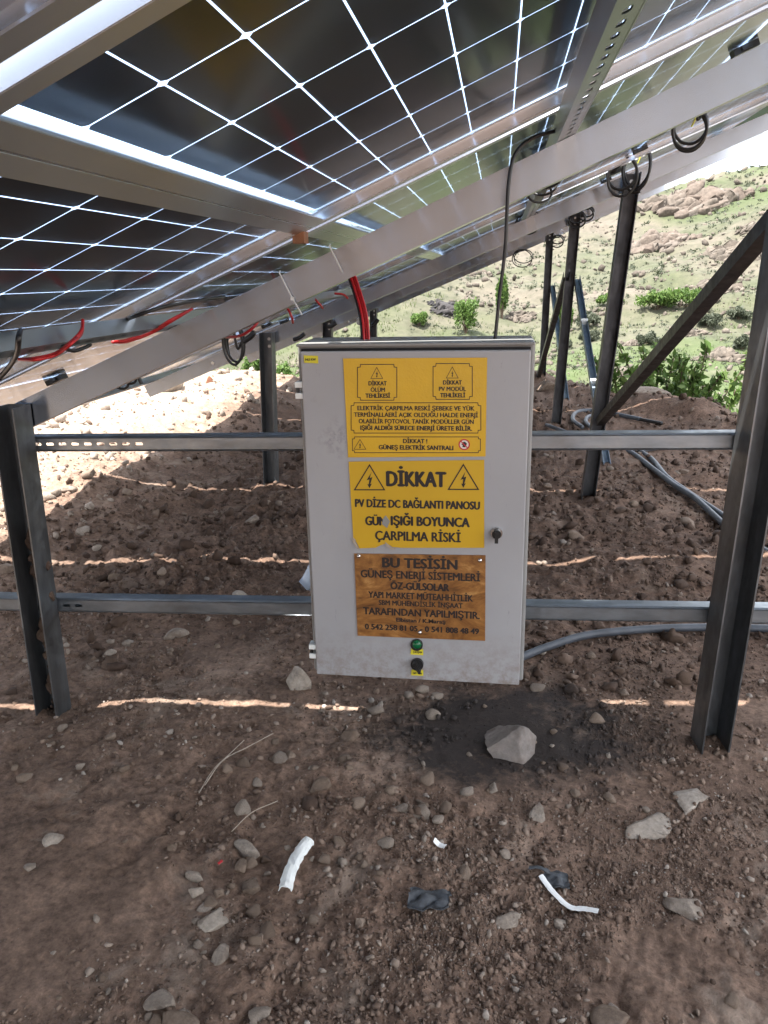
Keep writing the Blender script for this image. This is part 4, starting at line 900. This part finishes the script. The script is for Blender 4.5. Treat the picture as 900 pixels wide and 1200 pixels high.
def dome(u, v, r_, hgt__, mat, name, parent, y, seg=16):
    c = dp_(u, v, y); V_, Fq = [], []
    for k, (a, b) in enumerate([(1, 0), (.95, .45), (.7, .8), (.3, 1)]):
        for j in range(seg): th = 2 * math.pi * j / seg; V_.append((c[0] + r_ * a * math.cos(th), y - hgt__ * b, c[2] + r_ * a * math.sin(th)))
    for k in range(3):
        for j in range(seg): Fq.append((k * seg + j, k * seg + (j + 1) % seg, (k + 1) * seg + (j + 1) % seg, (k + 1) * seg + j))
    Fq.append(tuple(3 * seg + j for j in range(seg))); return put(name, V_, Fq, mat, parent, smooth=True)
for (u, v) in ((420.5, 651.5), (562.5, 656.5), (492, 741)): dome(u, v, .0052, .005, 'chrome', 'screw', s3, y3)
# tags
s4 = sheet('power_tag', pxs([(356, 416.5), (372.5, 417), (373, 426), (356.5, 425)], ys1), ys1, .001, 'label_yellow', cab); tpx('14,5 KW', 358, 370, 420, 422.6, s4, yt, bold=.0)
# lamp and switch
c = dp_(488.5, 755, YB); m_ = MB(); m_.add(*cyl((c[0], YB + .001, c[2]), (0, -1, 0), .0150, .007, 28)); lamp = m_.put('indicator_lamp', 'black_plastic', cab); dome(488.5, 755, .0118, .009, 'green_lens', 'green_lens', lamp, YB - .0055, 24)
s5 = sheet('lamp_tag', pxs([(482, 760), (496, 761), (496, 768), (481, 767)], ys1), ys1, .001, 'label_yellow', cab); tpx('ÇALIŞMA', 484, 494.5, 763.2, 765.4, s5, yt, bold=.0)
c = dp_(489, 777.5, YB); m_ = MB(); m_.add(*cyl((c[0], YB + .001, c[2]), (0, -1, 0), .0155, .010, 28)); sw = m_.put('selector_switch', 'black_plastic', cab)
an = math.radians(-62); k_ = MB(); ca, sa = math.cos(an), math.sin(an)
def rot(a, b): return (c[0] + a * ca - b * sa, c[2] + a * sa + b * ca)
pts = [rot(-.013, -.0045), rot(.016, -.0035), rot(.019, 0), rot(.016, .0035), rot(-.013, .0045)]
k_.add([(x, YB - .008, z) for x, z in pts] + [(x, YB - .024, z) for x, z in pts], [(0, 1, 2, 3, 4), (9, 8, 7, 6, 5)] + [(i_, (i_ + 1) % 5, 5 + (i_ + 1) % 5, 5 + i_) for i_ in range(5)]); kn = k_.put('switch_knob', 'black_plastic', sw)
q0, q1 = rot(-.003, -.0085), rot(.004, -.0085); sheet('switch_mark', [(q0[0] - .001, q0[1]), (q0[0] + .001, q0[1] + .002), (q1[0] + .001, q1[1] + .002), (q1[0] - .001, q1[1])], YB - .0098, .0004, 'print_white', sw)
s6 = sheet('switch_tag', pxs([(482, 785), (496, 785.5), (496, 792), (482, 791.5)], ys1), ys1, .001, 'label_yellow', cab); tpx('OFF - ON', 484, 494, 788, 790.2, s6, yt, bold=.0)
# lock
c = dp_(582, 624, YB); m_ = MB(); m_.add(*cyl((c[0], YB + .001, c[2]), (0, -1, 0), .0135, .008, 28)); lk = m_.put('lock', 'chrome', cab)
m_ = MB(); m_.add(*cyl((c[0], YB - .006, c[2]), (0, -1, 0), .0105, .010, 24)); m_.box(c[0] - .004, c[0] + .004, YB - .026, YB - .012, c[2] - .018, c[2] + .008); kk = m_.put('lock_key', 'black_plastic', lk)
# bolts that hang the cabinet: two slim brackets to the rails
for xx in (BX0 + .08, BX1 - .08):
    m_ = MB(); m_.box(xx - .012, xx + .012, YB + .19, YB + .1965, BZ0 + .05, BZ1 - .05); m_.put('mounting_strap', 'rail_metal', cab)

# ------------------------------------------------------------------ cables
def cable(name, P, r_, mat, lab, cat='cable', seg=8, n=8, group=None):
    V_, Fq = tube(P, r_, seg, n); P0 = P[0]; o_ = put(name, V_, Fq, mat, loc=tuple(P0), smooth=True); tag(o_, lab, cat, group); return o_
zb = BZ1 - .01
# red and black bundle into the cabinet
b0 = atY(408, 314, 1.93); b1 = atY(419, 345, 1.86); b2 = atY(426, 372, 1.82); b3 = atY(428, 389, 1.80)
root = thing('cable_bundle', 'thick bundle of red cables with one black, dropping from the rafter into the cabinet', 'cable bundle', b3)
offs = [(-.008, 0), (-.002, -.004), (.004, .0), (.001, .006), (.009, -.003)]
for k, (ox, oy) in enumerate(offs):
    P = [np.array(b) + np.array([ox, oy, 0]) for b in (b0 + np.array([-.03, .05, .03]), b0, b1, b2, b3)]; P[-1][2] = zb; V_, Fq = tube(P, .0030, 7, 6); put('wire', V_, Fq, 'black_cable' if k == 0 else 'red_cable', root, smooth=True)
c = b2 * .55 + b1 * .45; m_ = MB(); m_.add(*cyl(c + np.array([0, 0, -.03]), _n(b3 - b1), .0125, .006, 14)); m_.put('zip_tie', 'zip_tie', root)
cable('cable', [atY(655, 152, 1.86) + np.array([.03, .05, .01]), atY(645, 155, 1.84), atY(622, 163, 1.82), atY(604, 180, 1.80), atY(596, 215, 1.79), atY(592, 290, 1.79), atY(585, 350, 1.79), np.array([atY(580, 388, 1.79)[0], 1.79, zb])], .0040, 'black_cable', 'thin black cable looping off the rafter and down into the cabinet top right')
# zip ties round the front rafter
def tie(u0, v0, u1, v1, lab, tail=None):
    root = thing('cable_tie', lab, 'cable tie', atY(u1, v1, YR[0] - .004)); P = [atY(u0, v0, YR[0] - .0035), atY(u1, v1, YR[0] - .0035)]; V_, Fq = tube([P[0] + np.array([0, .01, .003]), P[0], P[1], P[1] + np.array([.0, .012, -.006])], .0019, 5, 1, True, False); put('strap', V_, Fq, 'zip_tie', root)
    if tail: V_, Fq = tube([P[1], atY(*tail, YR[0] - .015)], .0019, 5, 1, True, False); put('tail', V_, Fq, 'zip_tie', root); m_ = MB(); q = P[1]; m_.box(q[0] - .004, q[0] + .004, q[1] - .005, q[1] + .001, q[2] - .004, q[2] + .004); m_.put('head', 'zip_tie', root)
tie(327, 319, 343, 350, 'left white cable tie round the near rafter with a long tail', (354, 369)); tie(386, 288, 401, 318, 'right white cable tie round the near rafter, by the red bundle')
# red cables along the bluish purlin
def lowY(P): return [atY(*p) for p in P]
sp = lambda y, ds=0, dd_=0: np.array(T(-.775 + ds, y, DP0 + dd_))
def pc(u, v, dd_=DP0 - .006):
    a = A0; rr_ = ray(u, v); nn = np.array([-math.sin(a), 0, math.cos(a)]); p = rr_ * dd_ / (rr_ @ nn); p[2] += CAMZ; return p
for k, dz in enumerate((0, .008)):
    cable('cable', [pc(97, 375, .236), pc(95, 388 + 3 * k, .215), pc(84, 400 + 2 * k, .203 - dz), pc(65, 414 + 2 * k, .200 - dz), pc(40, 420 + 1.5 * k, .203 - dz), pc(22, 421, .215)], .0032, 'red_cable', ('upper' if k == 0 else 'lower') + ' strand of the looped red cable hanging on the purlin at the left edge')
    cable('cable', [pc(225, 362, .222), pc(200, 375 + 2 * k, .212), pc(178, 388 + 2 * k, .210), pc(150, 398 + 2 * k, .210), pc(132, 401, .214)], .0034, 'red_cable', ('upper' if k == 0 else 'lower') + ' strand of red cable running from the purlin along the near rafter')
cable('cable', [pc(24, 387, .238), pc(22, 395, .205), pc(20, 412, .195), pc(12, 428, .195), pc(-4, 447, .19)], .0045, 'black_cable', 'thick grey-black cable hanging at the left edge from the purlin')
cable('cable', [pc(262, 348, .232), pc(225, 353, .224), pc(190, 360, .222), pc(160, 370, .226), pc(150, 374, .238)], .004, 'black_cable', 'black cable lying under the lower panel just above the near rafter')
cable('cable', [pc(72, 407, .21), pc(85, 411, .206), pc(95, 409, .206), pc(106, 404, .21)], .004, 'black_cable', 'short black cable end sagging under the slotted flange at left')
# far red loops behind the rafter
def py(u, v, y): return atY(u, v, y)
cable('cable', [py(305, 366, 2.4), py(300, 380, 2.35), py(285, 392, 2.35), py(268, 395, 2.4), py(252, 392, 2.5)], .0045, 'red_cable', 'red cable loop under the near rafter left of the second left post')
cable('cable', [py(296, 366, 2.6), py(286, 374, 2.6), py(287, 383, 2.6), py(295, 380, 2.6)], .004, 'red_cable', 'small red loop behind the larger red one')
cable('cable', [py(325, 357, 3.0), py(336, 361, 3.0), py(342, 372, 3.0), py(343, 378, 3.1)], .005, 'red_cable', 'red cable left of the cabinet crossing below the near rafter')
cable('cable', [py(352, 348, 3.4), py(366, 349, 3.4), py(374, 356, 3.4), py(378, 361, 3.5)], .005, 'red_cable', 'red cable hanging between two rafters above the cabinet corner')
cable('cable', [py(392, 344, 3.8), py(402, 345, 3.8), py(408, 350, 3.8)], .005, 'red_cable', 'short red cable left of the thick red bundle')
# black connector loops
def coil(c, rad, turns, r_, lab, tiltx=.25, seed=0, squash=1.2, extra=None, axis=(0, 1, 0), tie_=False):
    r = np.random.default_rng(seed); root = thing('cable_coil', lab, 'cable coil', c); P = []
    ax = _n(np.array(axis, float)); e1 = _n(np.cross(ax, [0, .0, 1.]) if abs(ax[2]) < .9 else np.array([1., 0, 0])); e2 = np.cross(e1, ax)
    for k in range(int(turns * 10) + 1):
        th = 2 * math.pi * k / 10 + 1.2; q = rad * (1 + .14 * math.sin(k * .7 + seed)); P.append(np.array(c) + e1 * math.cos(th) * q + e2 * math.sin(th) * q * squash + ax * (k * .0018 - .009) + np.array([0, 0, -rad * .2 * math.sin(k * .31)]))
    V_, Fq = tube(P, r_, 7, 3); put('loop', V_, Fq, 'black_cable', root, smooth=True)
    if extra is not None: V_, Fq = tube([P[0]] + [np.array(e) for e in extra], r_, 7, 6); put('lead', V_, Fq, 'black_cable', root, smooth=True)
    if tie_: V_, Fq = tube([np.array(c) + np.array([.2 * rad, -.004, rad * 1.2]), np.array(c) + np.array([.35 * rad, -.012, .55 * rad]), np.array(c) + np.array([.15 * rad, -.014, .0])], .0022, 5, 3); put('yellow_wire', V_, Fq, 'yellow_tie', root)
    return root
yc = 2.35
coil(py(806, 150, yc), .042, 3.2, .0042, 'large black cable coil with a yellow wire hanging under the near rafter at upper right', seed=2, squash=1.1, extra=[py(818, 140, yc), py(828, 122, yc)], tie_=True, axis=(.3, 1, .2))
coil(py(744, 192, 4.0), .066, 2.6, .0065, 'black cable coil with a yellow wire on top of the second right post, right loop', seed=3, squash=1.5, extra=[py(742, 180, 4.0), py(752, 171, 4.05)], tie_=True, axis=(.7, 1, 0))
coil(py(730, 202, 3.98), .066, 2.3, .0065, 'black cable coil on top of the second right post, left loop', seed=4, squash=1.2, extra=[py(725, 195, 3.98), py(716, 200, 4.0)], axis=(.2, 1, .1))
for k, (u, v, s_, lab) in enumerate([(676, 256, .06, 'tangled black cable loop at the top of the third right post'), (688, 250, .05, 'small black loop right of the tangled one'), (654, 283, .06, 'black cable loop at the top of the farthest right post'), (619, 262, .07, 'wire loops hanging below the second rafter'), (611, 303, .08, 'thin tangled wires under the third rafter')]):
    yy = [6.1, 6.1, 8.4, 4.9, 6.8][k]; coil(py(u, v, yy), s_, 2.4, .006 if k < 3 else .004, lab, seed=10 + k, squash=.8, axis=(.3, 1, .4))
# turns of black cable wound round the slotted purlin
for k in range(4):
    y = 2.35 + k * .27; c = np.array(T(.232, y, (DP0 + DP1) / 2 - .006)); P = []
    for j in range(15): th = 2 * math.pi * j / 12; P.append(c + np.array([math.cos(th) * .046, .06 * math.sin(th * .5 + k), math.sin(th) * .036]))
    cable('cable', P, .004, 'black_cable', ['first', 'second', 'third', 'fourth'][k] + ' turn of black cable round the slotted purlin behind the near rafter', n=4)
coil(py(139, 446, 2.2), .030, 2.8, .0038, 'small black cable coil under the low end of the near rafter', seed=20, squash=.9, axis=(.3, 1, .5)); 
cable('connector', [py(159, 434, 2.2), py(162, 441, 2.2), py(166, 450, 2.2)], .0062, 'black_plastic', 'black plug hanging beside the small coil under the near rafter', 'connector')
coil(py(271, 402, 2.9), .040, 2.4, .0052, 'knotted black cable hanging left of the second left post', seed=21, squash=1.9, extra=[py(278, 408, 2.9), py(284, 400, 2.9), py(296, 390, 2.9)], axis=(.2, 1, 0))
cable('connector', [py(286, 400, 2.9), py(293, 395, 2.9), py(298, 389, 2.9)], .011, 'black_plastic', 'thick black connector beside the knotted cable', 'connector')
for k, (u0, v0, u1, v1, y, lab) in enumerate([(344, 398, 357, 391, 4.1, 'black connector under the second rafter left of the cabinet'), (384, 383, 394, 378, 5.2, 'black connector pair above the cabinet top left'), (222, 407, 230, 404, 2.6, 'small black clip under the near rafter'), (435, 382, 443, 374, 5.4, 'black loop right of the red bundle'), (716, 200, 722, 198, 4.1, 'black plug left of the second right post top'), (770, 153, 778, 149, 2.7, 'black clip under the near rafter, left of the large coil')]):
    cable('connector', [py(u0, v0, y), py((u0 + u1) / 2, (v0 + v1) / 2 + 1.5, y), py(u1, v1, y)], .0035 * y * .75, 'black_plastic', lab, 'connector')
# plug on the purlin, rusty block
m_ = MB(); a = T(-.305, 1.60, .243); m_.box(-.012, .012, -.02, .02, -.012, .012); q = T(-.352, 1.655, .235); m_.map(lambda x, y, z: (x + q[0], y + q[1], z + q[2])); o_ = m_.put('rusty_block', 'rust', None, loc=q); tag(o_, 'rusty orange-brown block wedged at the panel joint above the near rafter', 'block')

# ------------------------------------------------------------------ ground pipes and litter
def gpipe(L, r_, lab, mat='grey_conduit', lift=.0, name='conduit', n=8, ridges=True):
    P = []
    for q in L: p = atZ(q[0], q[1]); z = float(hgt(p[0], p[1], False)) + .012; P.append((p[0], p[1], z + r_ + (q[2] if len(q) > 2 else 0)))
    C = catmull(P, 10); return cable(name, C, r_, mat, lab, 'conduit', seg=10, n=1)
gpipe([(570, 790), (592, 784), (615, 773), (645, 762), (690, 749), (760, 741), (830, 739), (900, 743), (960, 748)], .0135, 'thick grey conduit on the soil curving out from behind the cabinet to the right')
gpipe([(700, 527), (735, 537), (765, 556), (790, 575), (815, 590), (850, 620), (880, 642), (940, 680)], .016, 'left grey conduit of the pair curving behind the right front post')
gpipe([(738, 531), (762, 545), (780, 565), (805, 582), (838, 603), (880, 630), (940, 660)], .016, 'right grey conduit of the pair curving behind the right front post')
gpipe([(640, 505), (690, 522), (735, 536), (770, 533), (790, 527)], .014, 'short grey conduit end crossing the pair near the second right post')
gpipe([(682, 507), (671, 500), (675, 493), (692, 491), (720, 494), (750, 500)], .017, 'grey conduit loop on the spoil behind the second right post, outer')
gpipe([(692, 507), (686, 501), (690, 496), (705, 495)], .016, 'grey conduit loop on the spoil behind the second right post, inner')
gpipe([(722, 494), (745, 499), (775, 505)], .014, 'dark cable lying along the top of the spoil heap', mat='black_cable')
# pieces of litter
def litter(name, pts_px, r_, th, mat, lab, cat='litter', curl=0.):
    """curved shell piece: strip along pixel path with half-round section"""
    C = []
    for (u, v) in pts_px: p = atZ(u, v); C.append((p[0], p[1], float(hgt(p[0], p[1])) + .010))
    C = catmull(C, 5); T_ = np.gradient(C, axis=0); T_ /= np.linalg.norm(T_, axis=1)[:, None]; V_, Fq = [], []; K = 6; rg = np.random.default_rng(9)
    for k in range(len(C)):
        sd_ = _n(np.cross(T_[k], [0, 0, 1.]))
        for lay in (1., 1. - th):
            for j in range(K + 1): a = math.pi * (j / K); rr_ = r_ * lay * (1 + .06 * rg.normal()); V_.append(C[k] + sd_ * math.cos(a) * rr_ + np.array([0, 0, math.sin(a) * rr_ * (1 if not curl else curl)]))
    M_ = 2 * (K + 1)
    for k in range(len(C) - 1):
        for j in range(K): a = k * M_ + j; b = a + M_; Fq.append((a, a + 1, b + 1, b)); a += K + 1; b += K + 1; Fq.append((a, b, b + 1, a + 1))
        for j0, j1 in ((0, K + 1), (K, M_ - 1)): Fq.append((k * M_ + j0, (k + 1) * M_ + j0, (k + 1) * M_ + j1, k * M_ + j1))
    for k in (0, len(C) - 1):
        for j in range(K): Fq.append((k * M_ + j, k * M_ + j + 1, k * M_ + K + 2 + j, k * M_ + K + 1 + j))
    o_ = put(name, V_, Fq, mat, loc=tuple(C[0])); tag(o_, lab, cat); return o_
litter('pipe_piece', [(334, 1042), (338, 1026), (346, 1007), (356, 992), (362, 985)], .014, .16, 'white_plastic', 'broken piece of white plastic pipe lying on the soil right of the stone cluster', 'pipe piece')
litter('plastic_strip', [(634, 1022), (648, 1036), (668, 1050), (686, 1054), (702, 1059)], .0062, .25, 'white_strip', 'curved white plastic strip on the soil at lower right', 'plastic strip', curl=.35)
litter('plastic_chip', [(509, 982), (515, 984), (522, 987)], .007, .3, 'white_strip', 'tiny white plastic chip below the cabinet', 'plastic chip', curl=.4)
litter('red_scrap', [(255, 1009), (260, 1006)], .0035, .3, 'red_cable', 'tiny red scrap at the top left of the stone cluster', 'scrap', curl=.6)
def rag(u, v, wpx, hpx, lab, seed, name='rag'):
    p = atZ(u, v); d = math.hypot(p[1], CAMZ); W_, H_ = wpx / F * d, hpx / F * d * 1.6; n = 14; r = np.random.default_rng(seed); X, Y = np.meshgrid(np.linspace(-.5, .5, n), np.linspace(-.5, .5, n)); e = 1 - .22 * fbm(X * 3 + seed, Y * 3, .5, 2, .5, seed)
    x = p[0] + X * W_ * e; y = p[1] + Y * H_ * e; z = hgt(x, y, False) + .016 + .035 * W_ / .06 * (.6 * np.abs(fbm(X * 2, Y * 2, .9, 2, .5, seed + 3)) + .12 * (1 - (2 * X) ** 2) * (1 - (2 * Y) ** 2)); V_ = np.stack([x, y, z], -1).reshape(-1, 3); V2 = V_ - np.array([0, 0, .004]); i_ = (np.arange(n - 1)[:, None] * n + np.arange(n - 1)[None]).ravel(); Fq = [(a, a + 1, a + n + 1, a + n) for a in i_] + [(n * n + a, n * n + a + n, n * n + a + n + 1, n * n + a + 1) for a in i_]
    bd = [k for k in range(n)] + [k * n + n - 1 for k in range(1, n)] + [n * (n - 1) + k for k in range(n - 2, -1, -1)] + [k * n for k in range(n - 2, 0, -1)]
    Fq += [(bd[k - 1], bd[k], n * n + bd[k], n * n + bd[k - 1]) for k in range(len(bd))]; o_ = put(name, np.concatenate([V_, V2]), [tuple(map(int, f)) for f in Fq], 'debris_dark', loc=tuple(p), smooth=True); tag(o_, lab, 'rag'); return o_
rag(503, 1052, 42, 17, 'crumpled dark grey rag pressed into the soil at bottom centre', 5); rag(652, 1022, 26, 13, 'small dark scrap of rag beside the white plastic strip', 8); litter('rag_tail', [(620, 1010), (634, 1013), (648, 1019)], .004, .3, 'debris_dark', 'thin dark tail of rag above the white plastic strip', 'rag')
def straw(L, r_, lab):
    P = []
    for k, (u, v) in enumerate(L): p = atZ(u, v); P.append((p[0], p[1], float(hgt(p[0], p[1])) + .008 + .012 * math.sin(math.pi * k / (len(L) - 1))))
    cable('straw', P, r_, 'straw', lab, 'straw', 5)
straw([(233, 928), (250, 905), (268, 885), (286, 867)], .0013, 'pale dry straw, left one of the crossed pair'); straw([(240, 921), (262, 898), (290, 876), (320, 857)], .0012, 'pale dry straw, right one of the crossed pair'); straw([(271, 970), (295, 952), (325, 932)], .0011, 'short tan straw below the crossed pair')
# bottle
p = atZ(362, 688); p = np.array([p[0], p[1], float(hgt(p[0], p[1]))]); bt = thing('bottle', 'crumpled clear blue plastic bottle leaning behind the left edge of the cabinet', 'bottle', p)
prof = [(.0, .045), (.03, .05), (.10, .047), (.14, .052), (.20, .045), (.24, .02), (.27, .016)]; ax = _n(np.array([.5, .1, .8])); C = [p + ax * a + np.array([0, 0, .01]) for a, b in prof]; V_, Fq = tube(C, [b for a, b in prof], 16, 1, True, False); V_ = [v + .004 * np.sin(np.array(v) * 90) for v in V_]; put('bottle_body', V_, Fq, 'bottle_plastic', bt, smooth=True)
V_, Fq = tube([C[2] , C[3]], [.0505, .0545], 16, 1, False, False); put('bottle_label', V_, Fq, 'bottle_label', bt); V_, Fq = tube([C[6] , C[6] + ax * .02], .017, 12, 1, True, False); put('cap', V_, Fq, 'bottle_label', bt)
